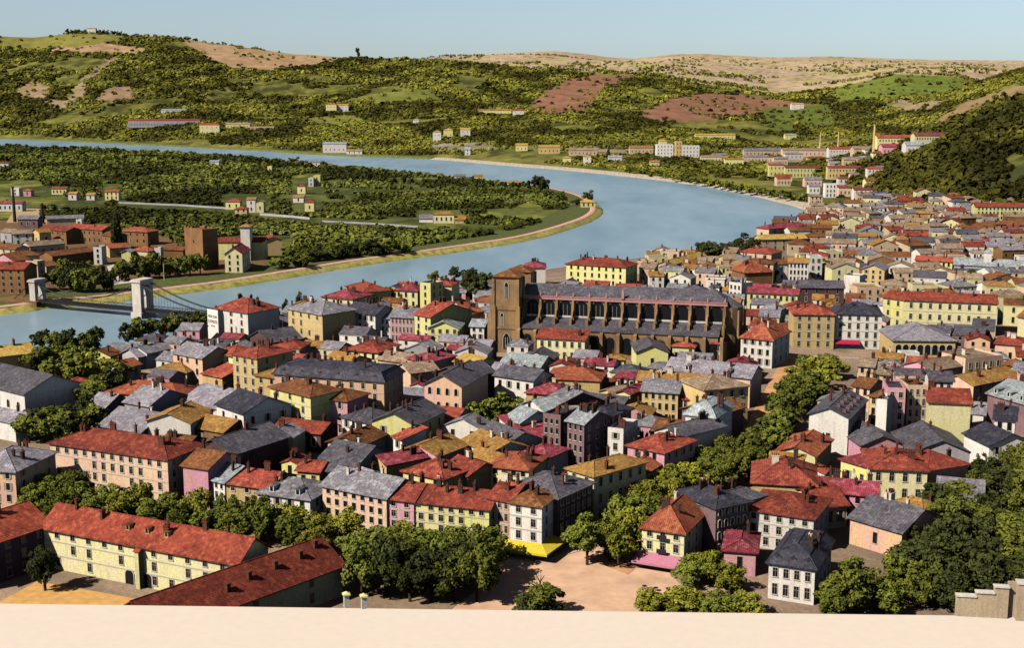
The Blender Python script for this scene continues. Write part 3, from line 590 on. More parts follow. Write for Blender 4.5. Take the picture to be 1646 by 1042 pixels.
# ------------------------------------------------------------------ the town, building by building
TOWN = '''
-35 577 55 567 8 13 ochre gold gab 0 0 0 2 | ochre roofed building at the left edge beside the riverside trees
-45 613 39 634 8 20 white slate gab 5 1 0 0 wst=arch ww=1.4 wh=2.6 | white hall with arched windows and a broad slate roof at the left edge
57 641 107 636 4 8 tan rust hip 0 0 0 0 | low outbuilding with a dark red hipped roof beside the slate roofed hall
108 619 146 616 5 9 ochre rust hip 2 1 0 0 | small brown roofed pavilion hidden among the pale green trees
-35 668 24 680 6 9 white lav gab 0 0 0 1 | plain white shed with mauve roof below the arched hall
-60 752 24 758 13 17 salmon lav hip 4 4 3 5 | salmon apartment block with mauve roof at the left edge above the barracks
80 712 269 739 13 15 rose rust hip 12 4 4 8 wst=cross kc=b skipb=.25 | big rose walled building with long rust red hipped roof behind the street trees
294 748 334 754 12 13 pink brown gab 0 0 2 1 | tall blank pink walled house with ochre brown roof beside the big rose building
334 769 361 776 9 12 white ice gab 3 3 0 2 | narrow white house with pale grey roof beside the pink house
361 776 433 786 9 12 ochre red gab 3 3 0 2 | orange walled house with a red tiled roof behind the street trees
414 792 498 803 9 12 white grey hip 4 2 2 2 dorm=2 | white house with light grey hipped roof and attic dormers
236 676 306 680 8 14 white och frt 1 1 0 2 kc=d | wide white gable with yellow edged roof above the big rose building
308 686 359 695 6 12 stone och gab 2 1 0 2 | stone walled house with ochre roof right of the wide white gable
348 650 391 665 10 16 white dslate gab 2 2 3 2 | white house with dark slate roof and one deep shaded side
292 645 350 657 7 18 white lav gab 0 0 0 3 | large mauve ribbed roof of the workshop left of the dark slate roof
200 646 239 653 8 16 grey lav gab 0 0 0 3 kc=w | grey walled house with lavender roof and a tall pale chimney stack
138 655 166 658 5 14 grey lav gab 0 0 0 1 | low lavender roofed shed beside the dark trees
160 684 227 695 5 17 mauve lav gab 0 0 0 3 | low sprawling mauve roof behind the big rose building
171 630 288 640 8 14 ochre orange hip 0 0 2 5 | long orange roofed house with an ochre front hip and black chimneys
278 567 325 576 11 13 salmon grey gab 3 3 0 3 | salmon walled house of three storeys with grey roof near the quay
325 601 357 607 6 9 ochre red shed 0 0 0 0 | small lean-to with bright red roof beside the orange apartment house
245 595 300 599 6 10 cream och hip 2 1 0 1 | low cream house with ochre hipped roof near the salmon house
343 565 374 573 11 12 yellow red hip 2 3 0 1 | yellow wing with orange red roof attached to the orange apartment house
374 569 413 576 14 16 ochre red hip 3 4 2 5 wst=cross | tall orange apartment house with a red hipped roof and pale window surrounds
413 574 470 570 12 14 stone red gab 2 3 0 4 | stone house with a red roof running behind the tall orange apartment house
152 590 190 588 4 9 tan och hip 0 0 0 0 | ochre roofed hut beside the quay trees
196 592 226 586 5 9 white orange gab 2 1 0 1 | tiny white house with an orange roof near the quay
222 574 252 569 5 11 grey lav gab 0 0 0 2 | grey shed with pale lavender roof under the quay wall
236 568 274 560 6 9 white grey gab 0 0 0 2 | white shed with grey roof beside the quay wall
410 603 446 608 10 12 ochre och hip 2 3 0 2 | ochre house with flat ochre roof left of the salmon slate roofed mansion
441 602 617 615 14 15 salmon dslate man 9 4 3 8 wst=cross dorm=6 kc=d | long salmon mansion block with black slate mansard and a row of dormers
434 622 499 638 13 12 yellow brown hip 3 4 0 3 wst=cross | yellow house of four storeys with brown roof in front of the salmon mansion block
513 639 558 645 11 11 pink brown hip 2 3 0 2 | pink walled house with brown roof beside the yellow house of four storeys
550 670 598 681 8 11 white slate hip 4 2 0 3 | white house with low slate roof beside the tall yellow gable
598 676 667 684 10 18 yellow slate frt 2 2 3 5 kc=d | tall yellow gable with slate roof and black flue stacks on its front
682 617 742 622 13 22 salmon slate frt 4 3 0 2 wst=arch rh=3.2 | salmon public building with a triangular pediment and slate roof
742 609 795 598 10 13 dark slate frt 0 0 0 3 edge=R | slate roofed wing in shadow behind the pedimented building
795 603 857 612 10 11 white slate gab 4 2 0 3 | white walled wing with four windows above the round green tree
441 689 515 697 6 10 dark rust gab 4 1 0 2 | low dark building with rust red roof between yellow house and slate sheds
374 731 463 702 9 14 dark slate frt 0 0 4 1 edge=R | long dark sided warehouse with grey slate roof
527 710 581 717 7 13 white brown frt 0 0 0 2 | white gable house with brown roof beside the long dark warehouse
500 752 560 763 6 22 grey slate gab 0 0 0 3 | grey terrace roofs behind the red roofed row
478 756 513 759 6 8 yellow red gab 2 1 0 2 | little yellow hut with a bright red roof among grey terraces
556 770 577 777 9 9 white lav gab 1 1 0 1 | white attic box with lavender roof at the end of the red roofed row
594 736 621 748 7 12 gold crim frt 0 0 0 2 | golden gable house with crimson roof beside the pink gable
632 702 646 707 8 8 white red shed 1 2 0 1 | slim white house with red lean-to roof below the tall yellow gable
646 723 704 734 7 13 pink och frt 0 0 0 2 | bright pink gable house with ochre roof in the middle of the town
743 708 787 729 7 12 white och gab 0 0 0 3 | long white flank with ochre roof right of the pink gable
765 697 812 716 7 12 white slate gab 0 0 0 2 | white house with slate roof behind the long white flank
648 757 712 771 9 13 yellow red hip 3 2 2 4 | red roofed house with yellow wall behind the pale yellow row
712 752 752 765 8 11 ochre rust gab 0 0 2 3 | rust roofed house in deep shade between pink gable and red row
518 780 621 801 12 13 rose grey gab 7 4 0 3 wst=bare | rose fronted long house with small attic windows at the left end of the row
621 801 665 806 12 12 pink red gab 2 4 0 3 wst=cross | pink fronted house in the row between rose and yellow fronts
665 806 786 819 12 12 yellow rust gab 7 4 0 7 wst=cross skipb=.15 | bright yellow fronted row house with rust roof above the plane trees
786 800 820 806 14 12 salmon rust gab 3 4 0 4 wst=cross | salmon house of three windows between yellow row and white corner house
820 807 871 814 15 10 white brown hip 2 4 2 2 wst=cross name=corner_house | white corner house with yellow canvas awning on the square
912 753 955 766 14 18 cream och hip 2 3 5 4 wst=cross | ochre roofed house with dark street side behind the corner house
787 749 850 756 9 13 cream orange hip 4 3 0 4 | cream house with orange hipped roof behind the white corner house
838 728 880 736 8 10 white crim hip 3 2 0 2 | white house with crimson roof right of the ochre roofed yard
998 751 1042 758 9 13 cream orange hip 2 2 3 2 | cream house with orange roof beside the avenue trees
897 801 953 776 14.5 14 dark slate hip 0 4 6 5 edge=R wst=bare | long slate roofed house with a black street side behind the white corner house
985 782 1012 792 4 10 grey grey shed 0 0 0 0 | low lavender grey lean-to roof at the edge of the avenue trees
1009 716 1068 728 12 15 pink red hip 2 3 4 3 | pink house with a vivid red hipped roof facing the avenue
1052 692 1092 703 12 18 white slate frt 0 0 4 2 | white gable with slate roof behind the vivid red roof
1102 667 1149 673 13.5 14 white ice man 2 4 0 4 wst=cross | tall narrow white house with pale mansard beside the avenue
1150 668 1195 655 9 12 mauve brown frt 0 0 2 1 edge=R | mauve walled house behind the tall narrow white house
873 668 901 672 14 10 mauve dslate flat 3 5 2 2 wst=bare | purple brown tenement with flat roof, left one of the dark group
912 676 939 682 15 11 mauve ice gab 3 5 3 3 wst=bare | tall purple brown tenement with pale green grey roof in the dark group
943 664 979 670 14 12 mauve dslate hip 4 5 3 4 wst=bare | purple brown tenement with slate roof at the back of the dark group
977 691 1002 694 13 11 white dslate flat 1 4 2 2 | white fronted tower house with black flat top at the right of the dark group
812 672 836 680 9 12 white ice gab 0 0 0 1 | small white house with pale roof beside the round green tree
835 651 878 664 9 12 white ice frt 1 2 0 1 | white gable house with pale green roof above the crimson roofs
879 640 898 651 10 15 dark grey gab 0 0 4 3 | mauve roofed block with black side behind the white gable house
803 690 848 712 6 10 white crim shedr 0 0 0 1 | white house with crimson lean-to strip of roof below the green tree
748 736 786 748 6 10 cream och gab 2 1 0 2 | small cream house with ochre roof beside the slate roofed white house
878 608 964 612 9 15 ochre orange hip 0 0 3 6 | broad house with orange brown hipped roof in front of the cathedral
948 620 990 612 7 11 stone orange hip 0 0 0 2 | small house with orange roof joined to the broad orange brown hip
846 631 906 635 7 12 ochre crim hip 0 0 2 4 | house with crimson hipped roof below the broad orange brown hip
1025 611 1145 618 9 10 ochre och gab 0 0 0 5 | long ochre roofed range beside the cathedral close
1070 594 1206 608 10 13 rose lav gab 0 0 0 4 dorm=2 | long slate and lavender roofed range facing the narrow street
1133 627 1203 620 13 14 ochre tanr hip 4 3 3 3 | ochre corner building with tall pilasters beside the narrow street
1032 628 1090 632 10 12 ochre grey gab 5 3 0 3 | ochre house with grey roof below the long ochre roofed range
990 631 1013 634 8 12 yellow crim frt 1 1 0 2 | yellow gable house with crimson roof left of the grey roofed ochre house
963 629 988 634 7 10 ochre tanr frt 1 1 0 1 | small ochre gable left of the yellow gable with crimson roof
1092 640 1130 646 8 9 ochre red hip 2 2 0 2 | ochre house with dome like dark red roof behind the tall narrow white house
1023 566 1074 566 7 20 yellow slate frt 1 1 0 0 | yellow gable with slate roof below the cathedral buttresses
863 543 940 547 9 8 cream rust shed 6 2 0 2 wst=cross rh=2 | long cream house with thin red roof leaning on the cathedral aisle
1081 556 1116 558 7 8 yellow red hip 3 1 0 2 | yellow house with red hipped roof in front of the cathedral apse
1118 550 1162 553 8 8 cream crim hip 3 2 0 2 | cream house with crimson roof in front of the cathedral apse
1191 541 1242 546 11 20 white orange hip 4 3 3 4 rh=5 | white house with a large steep orange roof right of the cathedral apse
978 577 1003 578 5 7 yellow och hip 2 1 0 1 | small yellow kiosk with a red edged roof in front of the rose window
805 584 868 590 5 12 white ice gab 0 0 0 0 | glass roofed workshop in front of the cathedral tower
845 430 877 430 11 16 white crim hip 0 0 0 4 | plain white house with crimson roof behind the cathedral tower
910 424 1006 430 11 17 yellow rust hip 8 3 3 9 wst=bare | long yellow house with rust roof and many chimneys behind the cathedral nave
1080 426 1134 410 7 9 tan gold frt 0 0 3 5 edge=R | tan house with a long golden roof near the riverside trees
518 477 567 481 9 16 cream crim hip 4 2 2 3 | cream villa with crimson hipped roof on the quay
556 460 584 470 9 14 yellow rust hip 0 0 0 2 | yellow house with rust roof behind the crimson roofed quay villa
634 466 671 468 9 13 cream crim hip 3 2 0 3 | cream house with crimson roof near the grey tower house
675 456 692 458 14 9 yellow grey flat 1 4 2 1 | slim yellow and grey tower house between the crimson roofs
693 458 726 459 12 15 cream red hip 0 0 2 5 | pale house with a wide red roof right of the slim tower house
666 505 692 510 13 22 yellow red gab 2 4 0 4 | tall yellow house with long red roof above the quay street
692 508 740 512 9 16 ochre rust hip 0 0 0 3 | ochre roofed house stepping down right of the tall yellow house
727 508 778 500 9 15 ochre orange hip 0 0 0 4 | orange brown roof running up to the cathedral tower
688 527 738 528 9 14 yellow ice frt 4 3 0 1 wst=cross | yellow gabled house with pale blue roof in the street before the cathedral
756 524 778 525 9 9 white ice gab 2 3 0 1 | narrow white house squeezed against the cathedral tower
555 500 603 506 12 13 white dslate gab 5 3 0 4 | long white fronted house with dark slate roof in the quay street
603 511 627 512 10 13 white grey gab 3 3 0 2 | low white house with grey roof in the quay street
627 509 665 511 11 13 pink lav gab 6 3 0 4 wst=cross | pink house with six tall windows and lavender roof
463 496 518 506 14 17 ochre grey hip 4 4 0 4 wst=cross skipb=.2 | big ochre tenement with grey hipped roof by the river
345 495 398 503 13 17 white red hip 3 4 0 7 kc=d rh=4 | white hotel house with red roof at the end of the bridge
333 499 350 502 12 9 white ice flat 0 0 0 2 kc=d name=sign_house | white blank wall house painted with a black sign at the end of the bridge
402 541 433 551 5 14 dark slate frt 0 0 0 2 | low slate roofed shed beside the ochre tenement
553 562 608 567 8 16 cream red hip 4 2 3 5 | cream house with a broad red hipped roof in the middle of the quay quarter
655 576 689 582 8 14 salmon crim hip 0 0 3 5 | salmon house with crimson hipped roof right of the broad red hip
607 577 650 583 6 11 tan tanr gab 3 1 0 2 | tan roofed house between the two red hips
730 581 763 588 7 11 cream gold gab 3 2 0 2 | cream house with a golden roof left of the glass roofed workshop
660 600 704 595 6 12 rose tanr gab 0 0 0 3 | rose walled house with tan roof behind the pedimented building
520 578 556 586 6 12 yellow och gab 3 1 0 3 | yellow house with ochre roof behind the salmon mansion block
560 596 604 600 6 9 yellow och hip 3 1 0 2 | low yellow house with ochre roof just behind the black mansard
1276 505 1342 506 14 16 ochre red hip 4 4 0 4 wst=cross | ochre apartment house with red roof at the head of the avenue
1343 504 1418 506 14 16 white dslate hip 5 4 0 3 wst=cross | white apartment house with black slate roof at the head of the avenue
1420 478 1453 482 13 13 yellow rust gab 2 3 0 2 wst=cross | yellow end block with rust roof beside the large yellow building
1453 482 1603 488 14 14 cream rust gab 9 3 0 6 wst=cross name=large_house | large cream yellow building with nine bays and rust roof
1637 509 1700 518 14 40 cream brown gab 0 0 0 2 lcols=5 rows=3 | cream wing with a wide orange brown roof at the right edge
1436 547 1536 548 8 26 ochre lav hip 8 1 0 0 wst=arch ww=2.2 wh=4.0 name=market_hall cat=market_hall rh=4 | mauve roofed market hall with a row of arches
1449 570 1478 570 4 5 white ice flat 0 0 0 0 | small white box building in front of the market hall arches
1441 607 1494 609 12 9 rose slate gab 4 3 0 2 | rose house with slate roof in front of the market hall
1427 627 1456 628 16 12 pink dslate flat 2 5 2 2 wst=cross | tall narrow pink house with one column of windows
1459 623 1492 623 16 12 rose brown flat 3 5 0 3 wst=cross | tall rose house beside the narrow pink house
1496 612 1532 613 14 9 white slate gab 3 4 0 2 | white house with black windows right of the tall rose house
1493 646 1561 649 13 14 cream rust gab 0 0 0 2 rh=2.5 | large blank cream wall under a small rust roof
1301 665 1364 672 11 24 white slate frt 1 1 4 2 name=house dorm=0 | white gabled house with long slate roof of many small dormers
1409 645 1426 647 14 8 white ice flat 0 0 0 1 | slim white tower house beside the slate roof of small dormers
1248 725 1311 733 7 18 cream orange frt 2 1 0 4 | cream gable house with orange red roof beside the avenue
1210 775 1312 781 10 17 ochre red hip 0 0 0 5 rh=4 | ochre house with big red hipped roof below the orange roofed gable
1300 787 1408 798 8 10 pink crim gab 6 2 2 6 | long pink range with crimson strip roof beside the yellow villa
1399 753 1491 757 10 17 cream rust hip 4 2 0 4 wst=cross kc=b | yellow villa with brown red roof and eight windows
1352 738 1399 752 8 12 yellow crim hip 2 1 0 2 | low yellow wing with crimson roof left of the yellow villa
1385 716 1452 714 6 16 pink slate frt 0 0 0 1 | slate roofed workshop with pink edge behind the yellow villa
1466 727 1562 728 6 20 grey slate frt 0 0 0 1 | wide slate roofed workshop behind the yellow villa
1491 756 1556 746 9 14 rose rust hip 0 0 0 3 | rust roofed house running right from the yellow villa
1590 716 1660 712 8 12 white dslate frt 3 2 0 0 wst=shut | white gabled house with shutters at the right edge
1599 673 1632 676 13 11 white dslate gab 2 3 0 2 | tall white house behind the gabled house with shutters
1588 632 1650 650 11 16 mauve ice gab 0 0 0 2 lcols=4 rows=3 dorm=3 | house with pale blue slate roof and black dormers at the right edge
1199 818 1308 834 11 15 white rust hip 5 3 3 3 wst=cross kc=b | grey and white stuccoed house with dark rust hipped roof
1367 832 1450 856 8 16 salmon slate gab 1 1 0 5 kc=w | salmon walled house with slate roof and four white chimneys
1484 823 1516 815 8 9 gold och hip 0 0 0 1 | small golden house hidden in the dark trees
1236 906 1310 917 9.5 18 white dslate man 4 2 4 3 wst=cross name=villa cat=villa rh=3 dorm=3 | white villa with black slate mansard at the bottom right
1164 884 1215 888 7 12 pink crim hip 1 1 2 2 | small pink house with crimson roof above the bushes
1112 806 1151 819 13 16 white slate hip 2 3 0 3 | white and mauve slate roofed house behind the hotel with pink awning
1032 846 1100 856 11 18 cream orange hip 3 3 3 3 wst=cross name=corner_house rh=3.6 | cream hotel with orange brown roof and pink awning on the square
1151 817 1204 806 14 14 mauve dslate hip 0 4 5 4 edge=R wst=arch | purple fronted house with arched windows beside the hotel
1308 816 1362 812 7 13 rose rust gab 3 1 0 2 | rose courtyard wall house beside the grey and white stuccoed house
1497 596 1555 587 7 12 pink tanr gab 4 2 0 3 | pink tan houses right of the market hall
1552 580 1612 574 9 14 rose tanr flat 5 2 0 2 | long rose terrace with dark openings at the right edge
1565 620 1640 605 8 12 rose och gab 4 2 0 2 | rose house with ochre roof below the rose terrace
1600 552 1650 556 8 13 rose rust hip 3 1 0 3 | house with dark rust roof at the right edge beside the market hall
1380 588 1404 590 10 10 rose tanr gab 2 3 0 1 | rose tenement stepping down beside the avenue head, nearest the white apartment house
1404 600 1430 603 11 10 ochre tanr hip 2 3 0 2 | ochre tenement beside the rose tenement at the avenue head
1372 620 1398 624 11 10 rose brown gab 2 3 0 2 | rose tenement with brown roof next to the long slate roof of dormers
1398 636 1424 640 10 10 ochre brown hip 2 3 0 2 | brown roofed ochre tenement behind the slim white tower house
1201 470 1282 474 9 10 yellow crim gab 8 2 0 5 | yellow row with crimson roof right of the cathedral roof
1286 462 1357 463 8 12 dark slate gab 4 2 0 0 | dark hall with a flat slate roof in the middle distance
1357 444 1382 446 9 9 white lav flat 0 0 0 1 | plain white house right of the dark slate hall
1195 422 1243 424 11 10 rose brown hip 4 3 0 2 | rose grey house with brown roof below the orange roofs by the river
1249 424 1266 424 10 9 white brown gab 1 2 0 1 | narrow white house left of the white house with black windows
1268 422 1300 423 11 10 white och gab 5 3 0 2 wst=bare | white house with rows of black windows below the golden roof
1302 414 1322 414 12 9 white ice flat 2 3 0 2 | white tower like house at the end of the window row house
1176 432 1197 438 10 16 stone orange hip 0 0 0 2 rh=5 | house with a steep orange roof beside the riverside trees
1190 404 1240 408 9 14 rose red hip 3 2 0 3 | rose house with red roof beyond the steep orange roof
1223 385 1297 383 8 12 tan gold gab 5 2 0 3 | long house with golden roof facing the river bend
1236 368 1300 362 9 11 tan crim hip 4 2 0 4 | long house with crimson roof beside the river bend
1172 455 1192 458 11 8 white ice flat 3 3 0 2 wst=bare | white house with ragged windows beside the cathedral apse
1386 432 1422 434 9 14 ochre lav frt 3 3 0 1 | ochre gabled house with lavender roof in the old quarter
1446 378 1492 379 9 12 ochre red gab 8 3 0 3 wst=bare | ochre house with bright red roof and rows of windows in the old quarter
1472 418 1531 421 8 10 yellow red gab 7 2 0 3 wst=bare | yellow house with red roof left of the pale blue church
1534 425 1650 430 8 13 ice ice gab 9 1 0 1 wst=arch name=church_range cat=church | long pale blue grey church range in the old quarter
1555 386 1588 388 8 11 tan crim gab 5 2 0 2 wst=bare | tan house with deep crimson roof above the pale blue church
1568 332 1660 333 14 14 yellow rust gab 14 4 0 2 wst=bare name=barrack_block | long yellow block with rows of windows below the wooded slope
1590 360 1660 362 8 10 mauve brown gab 9 2 0 2 wst=bare | long mauve row below the long yellow block
'''
W['ice'] = wall_mat('wall_ice', lin((186, 190, 202)), lin((170, 176, 192))); W['gold'] = W['ochre']
def parse(txt, fn, n=13, **kw):
    for ln in txt.strip().splitlines():
        if not ln.strip(): continue
        a, label = ln.split('|'); p = a.split(); k = dict(kw)
        for s in p[n:]:
            q, v_ = s.split('=')
            try: v_ = float(v_) if '.' in v_ else int(v_)
            except ValueError: pass
            k[q] = v_
        yield p[:n], label.strip(), k
BY = {}
for p, label, k in parse(TOWN, None):
    fl = [float(v) for v in p[:6]]; c_, r_, s_, ch = map(int, p[9:13])
    if 'rows' in k and not r_: r_ = k.pop('rows')
    k.pop('rows', None)
    fl[4] *= float(np.interp((fl[1] + fl[3]) / 2, [500, 660, 740, 820], [1, 1, .9, .78]))
    BY[label] = house(*fl, p[6], p[7], p[8], label, c_, r_, s_, ch, group='houses of the old town', **k)
# ------------------------------------------------------------------ far houses: across the river and up the valley
FAR = '''
169 191 322 8 yellow red gab 3 2 0 | yellow house with red roof alone at the end of the pale garden wall
83 107 313 6 cream brown gab 4 1 0 | low cream house with brown roof among trees left of the yellow house
110 123 322 6 white och gab 1 1 0 | little white cottage below the low cream house
139 152 322 5 white och gab 1 1 0 | little white cottage left of the yellow house with red roof
18 31 315 7 white brown flat 1 2 0 | white cube house at the far left among the roofs
38 50 316 6 pink och hip 1 1 0 | pink cottage beside the white cube house at the far left
-4 36 340 7 white crim gab 5 1 1 | white house with crimson roof at the left edge
363 386 337 7 yellow red hip 2 1 0 | yellow house with red roof at the bend of the garden wall
378 397 350 7 ochre red hip 2 2 0 | ochre house with red roof just below the bend of the garden wall
397 411 342 11 white och gab 1 2 0 | tall white house with ochre roof on the garden wall
412 424 342 9 cream och frt 1 1 0 | cream gable joined to the tall white house on the garden wall
478 491 312 8 cream crim hip 1 1 0 | cream house with crimson roof in the orchards
496 504 300 9 white brown flat 1 2 0 | slim white house in the orchards
504 515 299 11 yellow ice flat 1 2 0 | pale yellow tower house in the orchards
490 505 340 8 yellow red hip 1 1 0 | yellow house with red roof in the orchards above the garden wall
471 488 326 5 white och gab 1 1 0 | low white cottage left of the orchard house with red roof
697 730 359 7 cream och hip 4 1 1 | cream farmhouse with ochre roof at the end of the garden wall
674 696 358 3 white grey shed 0 0 0 | white sloping shed beside the cream farmhouse
731 748 360 3 ochre och shed 0 0 0 | ochre lean-to right of the cream farmhouse
934 957 334 5 yellow gold hip 3 1 0 | golden roofed cottage on the tip of the river bend
490 520 268 6 white grey gab 4 1 0 | long white house near the far arm of the river
337 352 267 6 white ice gab 1 1 0 | white house in trees near the far arm of the river
430 437 277 7 yellow och flat 1 1 0 | small yellow house alone in the orchards
730 748 290 5 white grey gab 2 1 0 | white boathouse on the inner bank
762 776 292 6 cream och gab 1 1 0 | cream boathouse right of the white one on the inner bank
815 838 301 5 yellow och hip 3 1 0 | yellow house near the big dark tree of the inner bank
-2 14 272 8 white brown gab 2 1 0 | white house among trees at the left edge
206 322 204 14 grey rust gab 24 1 0 | very long factory with pale rust roof below the far hills
321 353 216 19 cream red hip 4 2 0 | cream mill house with red roof beside the long factory
259 299 183 8 white ice gab 6 1 0 | long white building on the slope above the long factory
363 402 207 9 yellow tanr gab 7 1 0 | yellow row right of the cream mill house
402 440 210 5 rose tanr gab 6 1 0 | low rose row beyond the yellow row
524 541 181 19 cream och hip 3 2 1 | pale country house on the far hillside, its left wing
541 560 180 15 white gold gab 3 2 0 | pale country house on the far hillside, its right wing
519 557 246 15 white ice gab 5 1 0 | white boathouse with a broad sloping roof on the far bank
557 582 248 5 white tanr gab 3 1 0 | low pale shed beside the broad white boathouse
696 709 230 19 white gold hip 2 2 0 | white tower house of the mansion on the far bank, left
713 728 222 14 yellow gold hip 2 1 0 | yellow roofed house in the middle of the mansion on the far bank
740 756 222 15 white gold gab 2 2 0 | white house of the mansion on the far bank, right
768 822 185 10 yellow och gab 9 1 0 | long yellow farm on the hillside below the brown field
824 842 188 14 white red gab 2 2 0 | white gable at the end of the long yellow farm
664 674 200 9 white ice hip 1 1 0 | tiny white house on the green slope
747 756 250 9 white ice gab 1 2 0 | lone white house on the stone embankment
829 848 243 9 yellow gold gab 3 1 0 | yellow house behind the stone embankment
905 918 264 9 yellow gold hip 1 1 0 | small yellow cottage just above the stone embankment, left of the white one
938 950 266 12 white gold hip 1 2 0 | white and yellow cottage just above the stone embankment
978 1000 262 8 white ice gab 3 1 0 | white cottage beside a dark poplar above the embankment
1045 1060 270 8 cream och gab 2 1 0 | cream cottage in the bank plantation
866 900 247 10 gold gold gab 5 1 0 | golden workshop row behind the embankment
915 960 250 8 tan tanr gab 7 1 0 | tan workshop row behind the embankment
1012 1050 248 10 tan och gab 6 1 0 | tan works building left of the white mill
1055 1082 255 20 white gold flat 5 4 0 | white mill of four storeys above the river bend
1086 1096 254 24 ochre gold flat 2 4 0 | ochre stair tower between the two white mills
1096 1124 253 17 white gold flat 5 3 0 | second white mill right of the ochre stair tower
1118 1182 224 8 yellow gold gab 10 1 0 | long yellow roofed shed on the valley floor
1262 1280 224 8 yellow ice gab 3 1 0 | yellow roofed barn on the valley floor
1127 1160 262 9 cream tanr gab 6 1 0 | cream works building behind the bank plantation
1165 1195 268 10 yellow och gab 5 1 0 | yellow works building behind the bank plantation
1195 1235 262 9 tan lav gab 7 1 0 | lavender roofed works shed
1196 1260 251 9 tan grey gab 10 1 0 | long grey roofed works hall
1258 1328 252 10 rose tanr gab 10 1 0 | long rose works hall with tan roof
1236 1262 284 14 yellow red hip 4 2 0 | yellow end house of the red roofed factory
1262 1330 286 12 yellow rust gab 12 2 1 | long yellow factory with rust red roof, left half
1330 1396 287 12 ochre crim gab 12 2 0 | long ochre factory with crimson roof, right half
1332 1372 254 14 white red gab 8 2 0 | white factory hall with red roof in the valley
1394 1418 288 11 white red hip 4 2 0 | white house with red roof at the foot of the wooded spur
1372 1404 252 10 rose tanr gab 5 1 0 | rose works shed right of the white factory hall
1410 1470 238 12 yellow red gab 12 2 0 | long yellow factory with bright red roof under the brown slope, left half
1470 1524 236 12 cream crim gab 12 2 0 | long cream factory with crimson roof under the brown slope, right half
1418 1455 249 9 pink crim gab 6 1 0 | pink works row in front of the long yellow factory
1456 1500 247 9 white ice gab 6 1 0 | white works row in front of the long cream factory
1300 1318 312 8 white grey gab 3 1 0 | white shed near the end of the stone embankment
1326 1344 318 13 white och flat 3 3 0 | white block at the entrance of the old quarter
1348 1368 316 9 rose crim hip 3 1 0 | rose house with crimson roof beside the white block
1372 1402 322 10 white rust gab 4 2 0 | white house with rust roof below the wooded spur
1302 1322 330 8 tan tanr hip 3 2 0 | tan house on the corner of the river bend
1272 1292 176 14 white gold gab 2 2 0 | white farm at the edge of the second brown field
140 154 53 15 white och gab 2 1 0 | white farmhouse on the summit of the left hill
1528 1541 330 9 cream orange hip 1 2 0 | cream lodge with orange roof among the spur trees
1060 1072 238 12 yellow gold hip 1 1 0 | yellow roofed house behind the white mill
1470 1500 362 9 ochre och gab 4 2 0 | ochre house with ochre roof against the dark trees of the spur
'''
for p, label, k in parse(FAR, None, 10):
    far(float(p[0]), float(p[1]), float(p[2]), float(p[3]), p[4], p[5], p[6], label, cols=int(p[7]), rows=int(p[8]), chim=int(p[9]), wst='bare', group='houses across the river and up the valley',
        d=9 if float(p[2]) > 255 else 16, o=.5, name='factory' if ('factory' in label or 'mill' in label or 'works' in label) else 'house', cat='factory' if ('factory' in label or 'mill' in label or 'works' in label) else 'house', **k)
